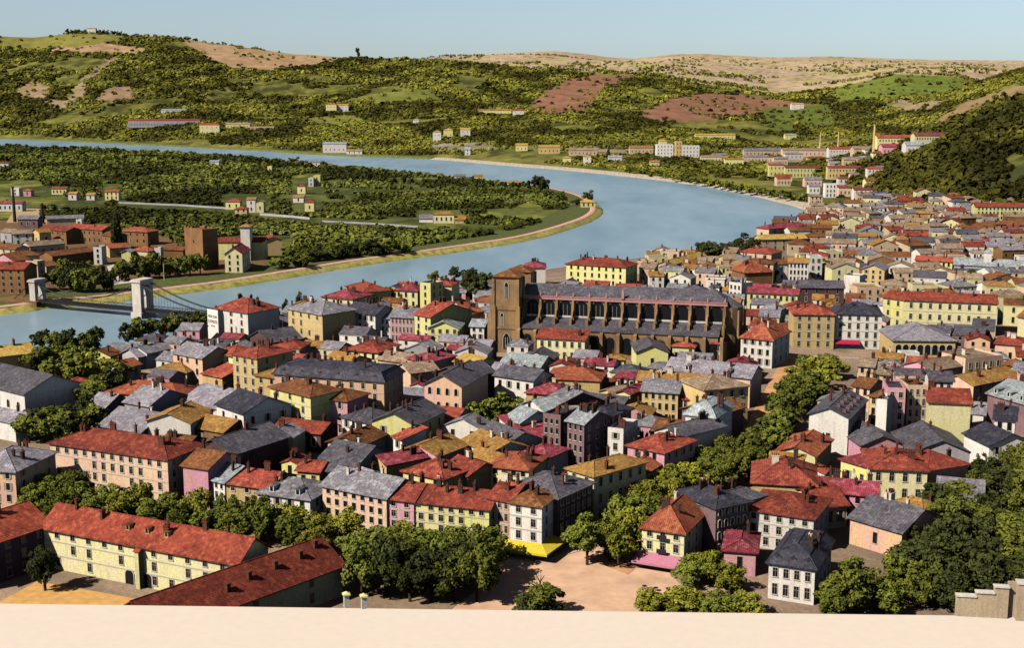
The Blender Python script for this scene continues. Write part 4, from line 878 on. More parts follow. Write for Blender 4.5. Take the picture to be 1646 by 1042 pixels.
# ------------------------------------------------------------------ left bank village
LB = '''
296 367 325 371 23 10 stone brown flat 1 2 0 0 wst=bare name=stone_tower cat=tower | tall square medieval stone tower on the far bank
351 389 424 389 11 12 yellow rust gab 0 0 0 0 | yellow nave with red roof beside the medieval stone tower
386 364 401 364 21 8 white och hip 2 1 0 0 wst=arch name=bell_tower cat=tower o=.9 | white bell tower with low ochre cap rising behind the red roof
425 386 453 385 10 13 ochre orange frt 0 0 2 1 | orange gabled house among trees right of the bell tower
361 408 389 408 11 22 cream crim frt 2 3 4 1 wst=bare rh=3.5 | cream house with crimson roof standing on the quay road beside the stone tower
64 367 106 372 9 12 stone rust gab 5 2 0 0 wst=bare | brown stone range with rust roof, left half of the old works
108 366 164 370 10 12 stone red gab 7 2 0 1 wst=bare | brown stone range with red roof, right half of the old works
164 378 184 380 9 10 stone brown gab 2 2 0 0 | brown house joined to the right end of the old works
193 371 237 373 9 12 stone orange hip 4 2 0 1 | brown house with orange roof right of the dark poplar
176 399 209 397 6 11 ochre orange gab 0 0 0 0 | low house with orange roof behind the quay trees
211 402 238 404 6 11 tan orange hip 0 0 0 1 | small orange roofed house left of the stone tower
248 400 258 400 7 6 white ice flat 1 1 0 0 | little white hut between orange roofs and the stone tower
262 401 294 402 5 9 stone brown gab 0 0 0 0 | low brown building at the foot of the stone tower
195 405 210 405 6 8 yellow ice frt 0 0 0 0 | pale yellow gable beside the sandy landing
84 412 150 404 7 12 stone brown gab 0 0 0 2 | long brown roof sloping to a white end wall
150 399 163 399 10 9 white brown flat 1 3 0 0 wst=bare | narrow white end house of the long brown roof
48 396 104 391 7 12 tan tanr gab 4 1 0 1 | tan house with tan roof in the far bank village
20 376 51 375 8 10 white tanr gab 2 2 0 0 | white house among tan roofs at the far left
52 372 63 374 9 8 ochre och frt 1 1 0 0 | narrow ochre gable right of the white house at the far left
-12 398 24 401 7 11 tan brown gab 3 2 0 1 | tan house with brown roof at the left edge
10 412 62 410 6 12 rose brown hip 0 0 0 1 | wide brown hipped roof in the far bank village
60 422 72 420 11 8 tan brown flat 1 3 0 0 | narrow tan house standing above the village roofs
-10 416 22 420 8 10 pink brown frt 1 1 0 0 | pink gable with brown roof at the left edge
-30 432 38 433 13 14 stone rust gab 5 4 0 2 wst=bare | dark brown riverside tenement at the left edge by the bridge
74 428 92 426 6 9 tan brown gab 1 1 0 0 | small tan house left of the round clump of trees
0 372 18 374 7 9 grey tanr gab 1 1 0 0 | grey house at the left edge of the village
28 352 60 352 7 10 mauve grey gab 3 1 0 0 | mauve shed beside the tall dark chimneys
75 352 134 350 5 9 tan grey gab 0 0 0 0 | long tan shed beyond the tall dark chimneys
122 354 131 354 5 6 white ice flat 1 1 0 0 | tiny white hut beside the long tan shed
'''
for p, label, k in parse(LB, None):
    fl = [float(v) for v in p[:6]]; c_, r_, s_, ch = map(int, p[9:13])
    BY[label] = house(*fl, p[6], p[7], p[8], label, c_, r_, s_, ch, group='houses of the far bank village', **k)
# crenels and corner on the medieval tower
tw = [o for o in HOUSES if o.get('label', '').startswith('tall square medieval')][0]
for x_, y_, w_, d_ in ((0, 0, 1.6, .6), (3.4, 0, 1.6, .6), (6.6, .0, 1.6, .6), (.0, 3, .6, 1.6), (.0, 7, .6, 1.6), (5.5, 8.5, 3.0, 1.5)):
    b = MB(); b.box(x_ + .02, y_ + .02, 23.7, x_ + w_, y_ + d_, 24.6); b.obj('merlon', W['stone'], tw)
# ------------------------------------------------------------------ barracks round the courtyard
def dorm_small(ro, w, d, h, rh, n, u0, u1, yf, gab=True):
    for i in range(n):
        u = u0 + (u1 - u0) * (i / max(n - 1, 1)); y = d * yf; z = roof_z(u, y, w, d, h, 'gab', rh)
        b = MB(); b.box(u - .45, y - .5, z - .5, u + .45, y + .8, z + 1.1); b.add([(u - .65, y - .7, z + 1.1), (u + .65, y - .7, z + 1.1), (u + .65, y + 1.0, z + 1.25), (u - .65, y + 1.0, z + 1.25)], [(0, 1, 2, 3)], 1)
        b.box(u - .28, y - .56, z + .1, u + .28, y - .5, z + .9, 2); b.obj('dormer', [W['ochre'], RF['rust'], M_pane], ro)
def barr(label, ax, ay, bx, by, h, d, rh, edge='F', **k):
    return house(ax, ay, bx, by, h, d, k.pop('wall', 'cream'), k.pop('roof', 'brred'), 'gab', label, gz=0, edge=edge, rh=rh, name='barracks', cat='barracks', group='wings of the barracks', o=.8, kc='b', **k)
RF['brred'] = roof_mat('roof_barracks', lin((186, 78, 48)), lin((152, 58, 40)), lin((200, 98, 54)))
RF['brdark'] = roof_mat('roof_front', lin((150, 60, 38)), lin((126, 50, 34)), lin((166, 74, 42)))
root, ro, rh = barr('long cream barracks wing with red roof along the courtyard', 70, 846, 382, 905, 9.2, 10, 3.4, cols=11, rows=3, chim=6, wst='cross', skipb=.12)
wl_ = root; w_ = math.hypot(*(at(382, 905, 9.2) - at(70, 846, 9.2))[:2])
dorm_small(ro, w_, 10, 9.2, 3.4, 3, w_ * .42, w_ * .62, .25)
b = MB(); x0 = w_ * .52; b.box(x0 - .5, -1.4, -1, x0 + .5, -.0, 8.0); b.add([(x0 - .8, -1.7, 8.0), (x0 + .8, -1.7, 8.0), (x0 + .8, 0, 8.9), (x0 - .8, 0, 8.9)], [(0, 1, 2, 3)], 1); b.obj('stair_turret', [W['cream'], RF['brred']], root)
for i, u in enumerate((.455, .505)): link('archway', win_mesh(2.2, 3.2, 'arch'), root, (w_ * u + (2.2 if i else 0), 0, 0))
# left wing: its right-hand eave runs towards the viewer
def gabR(label, front, back, width, h, rh, o=.8, roof='brred', wall='stone', **k):
    A = at(*front, h) if front[1] > 300 else np.array([*front, h]); B = at(*back, h); d = B - A; L_ = math.hypot(d[0], d[1]); an = math.atan2(d[1], d[0]) - math.pi / 2
    ux = (math.cos(an), math.sin(an)); base = (A[0] - ux[0] * width, A[1] - ux[1] * width, 0)
    return build(base, an, width, L_, h, wall, roof, 'frt', label, rh=rh, o=o, name='barracks', cat='barracks', group='wings of the barracks', kc='b', **k)
gabR('left barracks wing with red roof and a dark shaded courtyard wall', (-60, 889), (78, 843), 14, 9.2, 3.6, wall='mauve', scols=5, rows=3, wst='bare', chim=3)
root, ro, rh = gabR('front barracks wing with a plain dark red roof and square roof vents', (-62.5, 212.2), (550, 908), 13.5, 6.6, 4.0, roof='brdark', wall='cream', scols=3, rows=2, wst='bare')
L_ = math.hypot(*(at(550, 908, 6.6)[:2] - np.array([-62.5, 212.2])))
for i, (xx, yy) in enumerate([(.62, .94), (.70, .83), (.72, .68), (.74, .53), (.80, .40)]):
    x, y = 13.5 * xx, L_ * yy; z = roof_z(x, y, 13.5, L_, 6.6, 'frt', 4.0)
    b = MB(); b.box(x - .45, y - .4, z - 1, x + .45, y + .4, z + 1.5); b.box(x - .6, y - .55, z + 1.5, x + .6, y + .55, z + 1.65); b.obj('roof_vent', M_chim, ro)
# ------------------------------------------------------------------ cathedral
hE = 22.0
A = at(842, 474, hE); B = at(1168, 487, hE); dv = B - A; Ln = math.hypot(dv[0], dv[1]); rz = math.atan2(dv[1], dv[0])
cath = setp(empty('cathedral', (A[0], A[1], 0), rz), 'brown stone gothic cathedral with slate roof, flying buttresses and twin west towers', 'cathedral')
ND = 13.0; AD = 9.5   # nave and aisle depth
b = MB(); b.box(0, 0, -1.5, Ln, ND, hE, skip='t'); b.obj('nave_wall', M_cath, cath)
b = MB(); R_ = 4.0; T_ = .25
b.shell([[(-.5, -.5, hE + .2), (Ln + .3, -.5, hE + .2), (Ln - 5, ND / 2, hE + R_), (-.5, ND / 2, hE + R_)], [(Ln + .3, ND + .5, hE + .2), (-.5, ND + .5, hE + .2), (-.5, ND / 2, hE + R_), (Ln - 5, ND / 2, hE + R_)], [(Ln + .3, -.5, hE + .2), (Ln + .3, ND + .5, hE + .2), (Ln - 5, ND / 2, hE + R_)]], T_)
b.add([(-.5, 0, hE), (-.5, ND, hE), (-.5, ND / 2, hE + R_)], [(0, 1, 2)]); b.obj('nave_roof', RF['slate'], cath)
b = MB(); b.box(-.3, -.75, hE - 1.3, Ln + .4, -.02, hE + .15); b.box(-.3, -.95, hE - .2, Ln + .4, -.75, hE + .15)
b.obj('cornice', M_pinkst, cath)
hA = 10.5; hT = 13.5
b = MB(); b.box(2, -AD, -1.5, Ln - 2, 0, hA, skip='t'); b.add([(2, -AD, hA), (2, 0, hA), (2, 0, hT)], [(0, 2, 1)]); b.add([(Ln - 2, -AD, hA), (Ln - 2, 0, hA), (Ln - 2, 0, hT)], [(0, 1, 2)]); b.obj('aisle_wall', M_cath, cath)
b = MB(); b.shell([[(1.6, -AD - .5, hA + .12), (Ln - 1.6, -AD - .5, hA + .12), (Ln - 1.6, 0, hT + .3), (1.6, 0, hT + .3)]], .25); b.obj('aisle_roof', RF['slate'], cath)
b = MB(); b.box(1.5, -.5, hT + .3, Ln - 1.5, 0, hT + 1.0); b.obj('string_course', M_pale, cath)
_cw = {}
def cwin(w, h, mull):
    if (w, h, mull) not in _cw:
        me = win_mesh(w, h, 'archm' if mull else 'arch').copy(); me.materials[0] = M_tracery if mull else M_cath; _cw[w, h, mull] = me
    return _cw[w, h, mull]
M_tracery = plain('grey_tracery', lin((150, 150, 140)), .9)
nb = 12; bay = (Ln - 1) / nb
for i in range(nb):
    xc = .5 + bay * (i + .5)
    link('clerestory_window', cwin(round(bay * .74, 1), 6.1, i < 6), cath, (xc, -.02, hT + 1.0))
for i in range(nb + 1):
    x = .5 + bay * i; b = MB(); t_ = .55
    b.box(x - t_, -2.0, hT - 1.0, x + t_, -.03, hT + 5.2); b.box(x - t_ * .8, -1.5, hT + 5.2, x + t_ * .8, -.03, hE - 1.3)
    b.box(x - t_ * .9, -AD * .66, hA - 1, x + t_ * .9, -AD * .36, hT + .6)
    b.add([(x - .3, -AD * .4, hT - .8), (x + .3, -AD * .4, hT - .8), (x + .3, -2.0, hT + 2.6), (x - .3, -2.0, hT + 2.6), (x - .3, -AD * .44, hT + .6), (x + .3, -AD * .44, hT + .6), (x + .3, -2.0, hT + 3.8), (x - .3, -2.0, hT + 3.8)],
          [(0, 3, 2, 1), (4, 5, 6, 7), (0, 4, 7, 3), (1, 2, 6, 5), (0, 1, 5, 4), (2, 3, 7, 6)])
    fb = b.obj('flying_buttress', M_cath, cath)
    b = MB(); b.box(x - .6, -AD - 1.6, -1.5, x + .6, -AD - .01, hA - .8); b.add([(x - .6, -AD - 1.6, hA - .8), (x + .6, -AD - 1.6, hA - .8), (x + .6, -AD, hA - .1), (x - .6, -AD, hA - .1)], [(0, 1, 2, 3)])
    b.obj('buttress', M_cath, cath)
    b = MB(); big = i == 6; hh = 3.6 if big else 1.7; s_ = .5 if big else .22; b.box(x - s_, -.85 - s_, hE + .15, x + s_, -.85 + s_, hE + hh * .5)
    b.add([(x - s_, -.85 - s_, hE + hh * .5), (x + s_, -.85 - s_, hE + hh * .5), (x + s_, -.85 + s_, hE + hh * .5), (x - s_, -.85 + s_, hE + hh * .5), (x, -.85, hE + hh * 1.25)], [(0, 1, 4), (1, 2, 4), (2, 3, 4), (3, 0, 4)]); b.obj('pinnacle', M_pinkst, cath)
for i in range(nb):
    xc = .5 + bay * (i + .5)
    if i in (8,): 
        b = MB(); n = 20; v1 = [(xc + 2.0 * math.cos(k * 2 * math.pi / n), -AD - .05, 6.0 + 2.0 * math.sin(k * 2 * math.pi / n)) for k in range(n)]; v2 = [(xc + 2.7 * math.cos(k * 2 * math.pi / n), -AD - .3, 6.0 + 2.7 * math.sin(k * 2 * math.pi / n)) for k in range(n)]
        b.add(v1, [tuple(range(n))[::-1]], 1); b.add(v1 + v2, [(k, (k + 1) % n, n + (k + 1) % n, n + k) for k in range(n)], 0); b.obj('rose_window', [M_cath, M_pane], cath)
    else: link('aisle_window', cwin(round(bay * .56, 1), 6.6, False), cath, (xc, -AD - .02, 1.8))
# apse
b = MB(); n = 8; pts = [(Ln + math.sin(math.pi * k / n) * ND / 2 * .9, ND / 2 - math.cos(math.pi * k / n) * ND / 2) for k in range(n + 1)]
for k in range(n): b.add([(*pts[k], -1.5), (*pts[k + 1], -1.5), (*pts[k + 1], hE - 2), (*pts[k], hE - 2)], [(0, 1, 2, 3)])
b.obj('apse_wall', M_cath, cath)
b = MB(); b.add([(*p, hE - 2) for p in pts] + [(Ln, ND / 2, hE + 1.6)], [(k, k + 1, n + 1) for k in range(n)]); b.obj('apse_roof', RF['slate'], cath)
for k in (2, 4, 6):
    b = MB(); x, y = pts[k]; dx, dy = (x - Ln) / (ND / 2), (y - ND / 2) / (ND / 2); b.tube((x + dx * .7, y + dy * .7, -1.5), (x + dx * .7, y + dy * .7, hE - 3), .8, .5, 6); b.obj('buttress', M_cath, cath)
# towers
tw_h = 30.0
for j, (ty, hh_) in enumerate(((-7.8, tw_h), (ND - 1.2, tw_h - .6))):
    b = MB(); x0, x1 = -10.2, -.4; y0, y1 = ty, ty + 9.0
    b.box(x0, y0, -1.5, x1, y1, hh_)
    for (bx_, by_) in ((x0, y0), (x1, y0), (x0, y1), (x1, y1)):
        b.box(bx_ - .9, by_ - .9, -1.5, bx_ + .9, by_ + .9, hh_ * .62); b.box(bx_ - .5, by_ - .5, hh_ * .62, bx_ + .5, by_ + .5, hh_ - .8)
    b.box(x0 - 2.6, y0 + .3, -1.5, x0 - .6, y0 + 2.2, hh_ * .5); b.box(x0 - 1.8, y0 + .5, hh_ * .5, x0 - .5, y0 + 1.9, hh_ * .74)
    for z in (9.5, 17.0): b.box(x0 - .3, y0 - .3, z, x1 + .3, y1 + .3, z + .6)
    twr = b.obj('tower', M_cath, cath)
    b = MB(); a = [(x0 - .9, y0 - .9, hh_), (x1 + .9, y0 - .9, hh_), (x1 + .9, y1 + .9, hh_), (x0 - .9, y1 + .9, hh_)]
    b.add(a + [((x0 + x1) / 2, (y0 + y1) / 2, hh_ + 2.4)], [(0, 1, 4), (1, 2, 4), (2, 3, 4), (3, 0, 4), (3, 2, 1, 0)]); b.obj('tower_roof', RF['brown'], twr)
    link('belfry_window', win_mesh(1.5, 6.4, 'point'), twr, ((x0 + x1) / 2 + .3, y0 - .03, hh_ - 8.4)); link('belfry_window', win_mesh(1.5, 6.4, 'point'), twr, (x1 + .03, (y0 + y1) / 2, hh_ - 8.4), math.pi / 2)
    link('lancet_window', win_mesh(1.2, 5.5, 'point'), twr, ((x0 + x1) / 2 - 1.5, y0 - .03, 10.4)); link('tower_doorway', win_mesh(2.8, 6.2, 'point'), twr, ((x0 + x1) / 2 + .4, y0 - .33, 1.8))
# ------------------------------------------------------------------ suspension bridge
zD = 1.2
PL = at(84, 484, zD); PR = at(352, 508, zD); dv = PR - PL; LB_ = math.hypot(dv[0], dv[1]); an = math.atan2(dv[1], dv[0])
br = setp(empty('suspension_bridge', (PL[0], PL[1], 0), an), 'suspension bridge with a tall pale stone pylon standing in the river', 'bridge')
pm = at(231, 497, zD); xm = (pm[0] - PL[0]) * math.cos(an) + (pm[1] - PL[1]) * math.sin(an)
DW = 2.8
b = MB(); b.box(-6, -DW, zD - .9, LB_ + 8, DW, zD); b.obj('deck', M_iron, br)
for s in (-1, 1):
    b = MB(); y = s * DW; b.box(-6, y - .12, zD + 1.2, LB_ + 8, y + .12, zD + 1.45); n = int(LB_ / 2.4)
    for i in range(n):
        x = -5 + i * (LB_ + 12) / n; x2 = x + (LB_ + 12) / n; b.tube((x, y, zD), (x2, y, zD + 1.2), .07, .07, 4); b.tube((x2, y, zD), (x, y, zD + 1.2), .07, .07, 4); b.box(x - .06, y - .06, zD, x + .06, y + .06, zD + 1.2)
    b.obj('railing', M_iron, br)
def portal(x, base, top, tw, pw, mat, wd):
    b = MB(); hw = DW - .7
    for s in (-1, 1): b.box(x - tw, s * (hw + wd / 2) - wd / 2, zD - 1, x + tw, s * (hw + wd / 2) + wd / 2, top - 2.6)
    n = 8; zz = top - 2.6
    # arch over the roadway
    for k in range(n):
        a0, a1 = math.pi * k / n, math.pi * (k + 1) / n
        y0, z0 = math.cos(a0) * hw, zz - hw + math.sin(a0) * hw; y1, z1 = math.cos(a1) * hw, zz - hw + math.sin(a1) * hw
        b.add([(x - tw, y0, z0), (x - tw, y1, z1), (x - tw, y1, zz + .3), (x - tw, y0, zz + .3), (x + tw, y0, z0), (x + tw, y1, z1), (x + tw, y1, zz + .3), (x + tw, y0, zz + .3)], [(0, 1, 2, 3), (4, 7, 6, 5), (0, 4, 5, 1)])
    b.box(x - tw - .05, -hw - wd - .05, zz, x + tw + .05, hw + wd + .05, top - 1.2); b.box(x - tw - .6, -hw - wd - .6, top - 1.2, x + tw + .6, hw + wd + .6, top - .5); b.box(x - tw - .2, -hw - wd - .2, top - .5, x + tw + .2, hw + wd + .2, top)
    if base is not None:
        b.box(x - tw - .6, -hw - wd - .8, base, x + tw + .6, hw + wd + .8, zD - 1)
    return b.obj('pylon', mat, br)
TOP = 15.5
portal(xm, -8, TOP, 2.5, 0, M_pale, 2.2); portal(-9, -2, 11.5, 1.8, 0, M_pale, 1.5)
for s in (-1, 1):
    y = s * (DW + .2)
    def cable(P, nm='cable'):
        b = MB()
        for p, q in zip(P[:-1], P[1:]): b.tube(p, q, .2, .2, 5)
        b.obj(nm, M_iron, br)
    n = 14; L1 = xm + 9
    c1 = [(-9 + L1 * k / n, y, 10.6 + (TOP - 1 - 10.6) * k / n - 4 * 8.2 * (k / n) * (1 - k / n)) for k in range(n + 1)]
    c2 = [(xm + (LB_ + 4 - xm) * k / n, y, TOP - 1 + (2.6 - TOP + 1) * k / n - 4 * 2.6 * (k / n) * (1 - k / n)) for k in range(n + 1)]
    cable(c1); cable(c2)
    c3 = [(x, y2 + s * 1.1, z) for x, y2, z in c2]; cable(c3)
    cable([(-9, y, 10.6), (-22, y, 1)])
    for P in (c1, c2):
        for x, yy, z in P[1:-1]:
            if z > zD + 1.8: MB().tube((x, yy, zD + 1.3), (x, yy, z), .05, .05, 4).obj('hanger_rod', M_iron, br)
b = MB(); b.box(-30, -DW - 2.5, -7, -5, DW + 2.5, zD - .05); b.obj('abutment', W['stone'], br)
b = MB(); b.box(LB_ + 6, -DW - 2, -7, LB_ + 20, DW + 2, zD - .05); b.obj('abutment', M_quay, br)
# ------------------------------------------------------------------ hotel sign, awnings
sg = BY['white blank wall house painted with a black sign at the end of the bridge'][0]
def lettering(txt, parent, x, z, size, w, mat=M_ink, y=-.06):
    cu = bpy.data.curves.new('lettering', 'FONT'); cu.body = txt; cu.size = size; cu.align_x = 'CENTER'; cu.extrude = .02
    tmp = bpy.data.objects.new('lettering', cu); C.objects.link(tmp); dg = bpy.context.evaluated_depsgraph_get(); me = bpy.data.meshes.new_from_object(tmp.evaluated_get(dg))
    bpy.data.objects.remove(tmp); me.materials.clear(); me.materials.append(mat)
    xs = [v_.co.x for v_ in me.vertices]; k = w / (max(xs) - min(xs))
    o = link('wall_lettering', me, parent, (x, y, z), 0, (k, 1, 1)); o.rotation_euler = (math.pi / 2, 0, 0); return o
ws = math.hypot(*(at(350, 502, 12) - at(333, 499, 12))[:2])
lettering('MERCELIN', sg, ws / 2, 9.3, 1.5, ws * .82); lettering('EXPRESS', sg, ws / 2, 7.1, 1.8, ws * .84); lettering('HOTEL', sg, ws / 2, 5.6, .8, ws * .4)
def awning(lbl, root, pts_in, pts_out, mat, label):
    """canvas hung on the wall: inner line (on the wall) and outer line (lower, free edge), in the building's own axes; a part of the building"""
    b = MB(); n = len(pts_in); b.add(pts_in + pts_out, [(k, k + 1, n + k + 1, n + k) for k in range(n - 1)])
    lo_ = [(x, y, z - .5) for x, y, z in pts_out]; b.add(pts_out + lo_, [(k, k + 1, n + k + 1, n + k) for k in range(n - 1)])
    o = b.obj('awning', mat, root); o['label'] = label; return o
ch = BY['white corner house with yellow canvas awning on the square'][0]
def dims(lbl): 
    w = [o for o in bpy.data.objects if o.parent == BY[lbl][0] and o.name.startswith('wall')][0]; xs = [v_.co for v_ in w.data.vertices]
    return max(v_.x for v_ in xs), max(v_.y for v_ in xs)
cw, cd = dims('white corner house with yellow canvas awning on the square')
awning('', ch, [(-4.5, -.05, 2.9), (0, -.05, 3.3), (cw + .05, -.05, 3.3), (cw + .05, 9, 3.3)], [(-4.5, -2.2, 2.2), (0, -3.6, 2.3), (cw + 2.6, -3.4, 2.3), (cw + 3.4, 9, 2.3)], M_yawn, 'bright yellow canvas awning wrapped round the corner')
hl = 'cream hotel with orange brown roof and pink awning on the square'; hw_, hd_ = dims(hl)
awning('', BY[hl][0], [(-.4, -.05, 3.0), (hw_ + .1, -.05, 3.0)], [(-1.0, -3.8, 1.9), (hw_ - .2, -3.8, 1.9)], M_pawn, 'pink canvas awning over the terrace')
for z in (3.3, 6.4):
    b = MB(); b.box(hw_ * .5 - 1.1, -.9, z, hw_ * .5 + 1.1, 0, z + .15); b.box(hw_ * .5 - 1.1, -.9, z + .15, hw_ * .5 + 1.1, -.84, z + 1.0); b.obj('balcony', M_iron, BY[hl][0])
hl = 'white apartment house with black slate roof at the head of the avenue'; hw_, hd_ = dims(hl)
awning('', BY[hl][0], [(.5, -.05, 3.4), (hw_ * .55, -.05, 3.4)], [(.2, -2.4, 2.5), (hw_ * .55, -2.4, 2.5)], M_cawn, 'crimson canvas awning over the shop front')
# pediment of the public building, pilasters of the corner building
# ------------------------------------------------------------------ free standing pieces
def chimney_stack(px, py, h, r, label, mat=M_chimd):
    p = hit(px, py); b = MB(); b.tube((0, 0, -1), (0, 0, h), r, r * .6, 10)
    root = setp(empty('factory_chimney', tuple(p)), label, 'chimney', 'tall factory chimneys'); b.obj('shaft', mat, root)
    b = MB(); b.tube((0, 0, h), (0, 0, h + .9), r * .75, r * .7, 10); b.obj('cap', mat, root)
chimney_stack(24, 357, 27, 1.4, 'tall dark factory chimney at the far left, the thicker of two'); chimney_stack(69, 359, 14, 1.5, 'shorter dark factory chimney right of the tall dark one')
chimney_stack(1404, 250, 34, 2.0, 'ochre factory chimney below the brown slope', W['ochre']); chimney_stack(1347, 243, 32, 1.8, 'thin pale chimney behind the white factory hall', W['ochre'])
chimney_stack(1318, 241, 30, 1.6, 'thin pale chimney left of the white factory hall', W['tan'])
def wall_run(name, pts, h, t_, mat, label, cat, z=0):
    P = [at(x, y, z) for x, y in pts]; b = MB()
    for p, q in zip(P[:-1], P[1:]):
        d = (q - p)[:2]; d = d / np.hypot(*d); nx, ny = -d[1] * t_, d[0] * t_
        b.add([(p[0] - nx, p[1] - ny, z - .5), (q[0] - nx, q[1] - ny, z - .5), (q[0] + nx, q[1] + ny, z - .5), (p[0] + nx, p[1] + ny, z - .5), (p[0] - nx, p[1] - ny, z + h), (q[0] - nx, q[1] - ny, z + h), (q[0] + nx, q[1] + ny, z + h), (p[0] + nx, p[1] + ny, z + h)],
              [(4, 5, 6, 7), (0, 1, 5, 4), (1, 2, 6, 5), (2, 3, 7, 6), (3, 0, 4, 7)])
    return setp(b.obj(name, mat), label, cat)
wall_run('garden_wall', [(191, 327), (290, 331), (364, 336)], 1.5, .3, W['grey'], 'pale garden wall running right from the lone yellow house', 'wall')
wall_run('garden_wall', [(418, 346), (470, 350), (498, 353)], 1.8, .3, W['grey'], 'pale garden wall running right from the tall white house', 'wall')
wall_run('garden_wall', [(518, 357), (600, 361), (672, 366)], 1.4, .3, W['grey'], 'grey pale garden wall ending at the cream farmhouse', 'wall')
for i, (x, y) in enumerate(((557, 975), (585, 978))):
    p = at(x, y, 10.5); root = setp(empty('gate_post', tuple(p), .3), 'pale square gate post with a yellow cap beside the barracks' if i == 0 else 'pale square gate post with a yellow cap in front of the dark plane trees', 'gate post', 'gate posts')
    b = MB(); b.box(-.45, -.45, -.3, .45, .45, 2.1); b.obj('shaft', M_pale, root); b = MB(); b.box(-.65, -.65, 2.1, .65, .65, 2.35); b.add([(-.6, -.6, 2.35), (.6, -.6, 2.35), (.6, .6, 2.35), (-.6, .6, 2.35), (0, 0, 2.8)], [(0, 1, 4), (1, 2, 4), (2, 3, 4), (3, 0, 4)]); b.obj('cap', W['yellow'], root)
# ruined terrace wall at the bottom right
P = at(1536, 991, 10.5); b = MB(); b.box(0, 0, -2, 3.2, 1, 3.6); b.box(3.2, .02, -2, 6.2, 1.02, 4.4); b.box(6.2, .04, -2, 8.6, 1.04, 5.6); b.box(9.9, -.6, -2, 14.5, 1.3, 6.6); b.box(8.6, .9, -2, 9.9, 1.5, 6.4)
rt = setp(empty('terrace_wall', (P[0], P[1], 10.5), -.15), 'stepped pale stone terrace wall at the bottom right corner', 'wall'); b.obj('masonry', W['tan'], rt)
b = MB(); 
for x0, x1, z in ((0, 3.2, 3.6), (3.2, 6.2, 4.4), (6.2, 8.6, 5.6)): b.box(x0 - .1, -.2, z, x1 + .1, 1.2, z + .25)
b.box(9.8, -.8, 6.6, 14.6, 1.5, 6.85); b.obj('coping', M_pale, rt)
rl = BY['white gabled house with long slate roof of many small dormers']; rw_, rd_ = dims('white gabled house with long slate roof of many small dormers')
for i in range(9):
    x = rw_ * (.64 if i % 2 else .84); y = rd_ * (.1 + .095 * i); z = roof_z(x, y, rw_, rd_, 11, 'frt', rl[2]); z = roof_z(x, y, rw_, rd_, 11, 'frt', rl[2])
    b = MB(); b.box(x - .5, y - .45, z - .6, x + .55, y + .45, z + .75); b.add([(x - 1.0, y - .6, z + .75), (x + .75, y - .6, z + .7), (x + .75, y + .6, z + .7), (x - 1.0, y + .6, z + .75)], [(0, 1, 2, 3)], 1); b.obj('dormer', [W['mauve'], RF['dslate']], rl[1])
cr = BY['long pale blue grey church range in the old quarter']; cw3, cd3 = dims('long pale blue grey church range in the old quarter')
b = MB(); x = cw3 * .46; b.box(x - 2, 3, 6, x + 2, 7, 14.5); b.add([(x - 2.3, 2.7, 14.5), (x + 2.3, 2.7, 14.5), (x + 2.3, 7.3, 14.5), (x - 2.3, 7.3, 14.5), (x, 5, 17.5)], [(0, 1, 4), (1, 2, 4), (2, 3, 4), (3, 0, 4)], 1); b.obj('belfry', [W['white'], RF['ice']], cr[0])
# white turret beside the long slate roof
p = at(1382, 716); root = setp(empty('turret', tuple(p), -.2), 'small white turret with pointed pale spire in the shade of the long slate roof', 'turret')
b = MB(); b.box(-1.5, -1.5, -1, 1.5, 1.5, 5.2); b.obj('wall', W['white'], root); b = MB(); b.add([(-1.9, -1.9, 5.2), (1.9, -1.9, 5.2), (1.9, 1.9, 5.2), (-1.9, 1.9, 5.2), (0, 0, 9)], [(0, 1, 4), (1, 2, 4), (2, 3, 4), (3, 0, 4), (3, 2, 1, 0)]); b.obj('spire', RF['ice'], root)
link('window', win_mesh(.9, 1.6, 'bare'), root, (0, -1.5, 2.4))
for i, (x, y) in enumerate(((1036, 948), (1054, 951), (1074, 952))):
    p = at(x, y); root = setp(empty('cafe_table', tuple(p)), 'small dark cafe table on the terrace under the pink awning', 'cafe table', 'cafe tables under the pink awning')
    MB().tube((0, 0, .7), (0, 0, .76), .55, .55, 10).obj('tabletop', M_iron, root); MB().tube((0, 0, -.05), (0, 0, .7), .06, .06, 6).obj('leg', M_iron, root)
# bare sapling in the square, lamps on the far bank
p = at(868, 950); root = setp(empty('bare_sapling', tuple(p)), 'small bare forked sapling standing in the sandy square', 'sapling')
b = MB(); b.tube((0, 0, -.2), (0, 0, 2.0), .2, .14); b.tube((0, 0, 1.8), (-.8, 0, 3.4), .14, .06); b.tube((0, 0, 1.8), (.9, .2, 3.2), .14, .06); b.tube((.1, 0, 1.9), (.2, -.4, 3.6), .1, .05); b.obj('trunk', M_wood, root)
for x, y, lb in ((124, 465, 'slim pale lamp post in front of the round clump of trees'), (264, 452, 'slim pale lamp post in front of the quay tree row')):
    p = at(x, y); root = setp(empty('street_lamp', tuple(p)), lb, 'lamp post', 'lamp posts on the far quay'); b = MB(); b.tube((0, 0, -.3), (0, 0, 10), .22, .14, 6); b.obj('pole', W['yellow'], root); b = MB(); b.box(-.4, -.4, 10, .4, .4, 10.7); b.obj('lantern', M_iron, root)
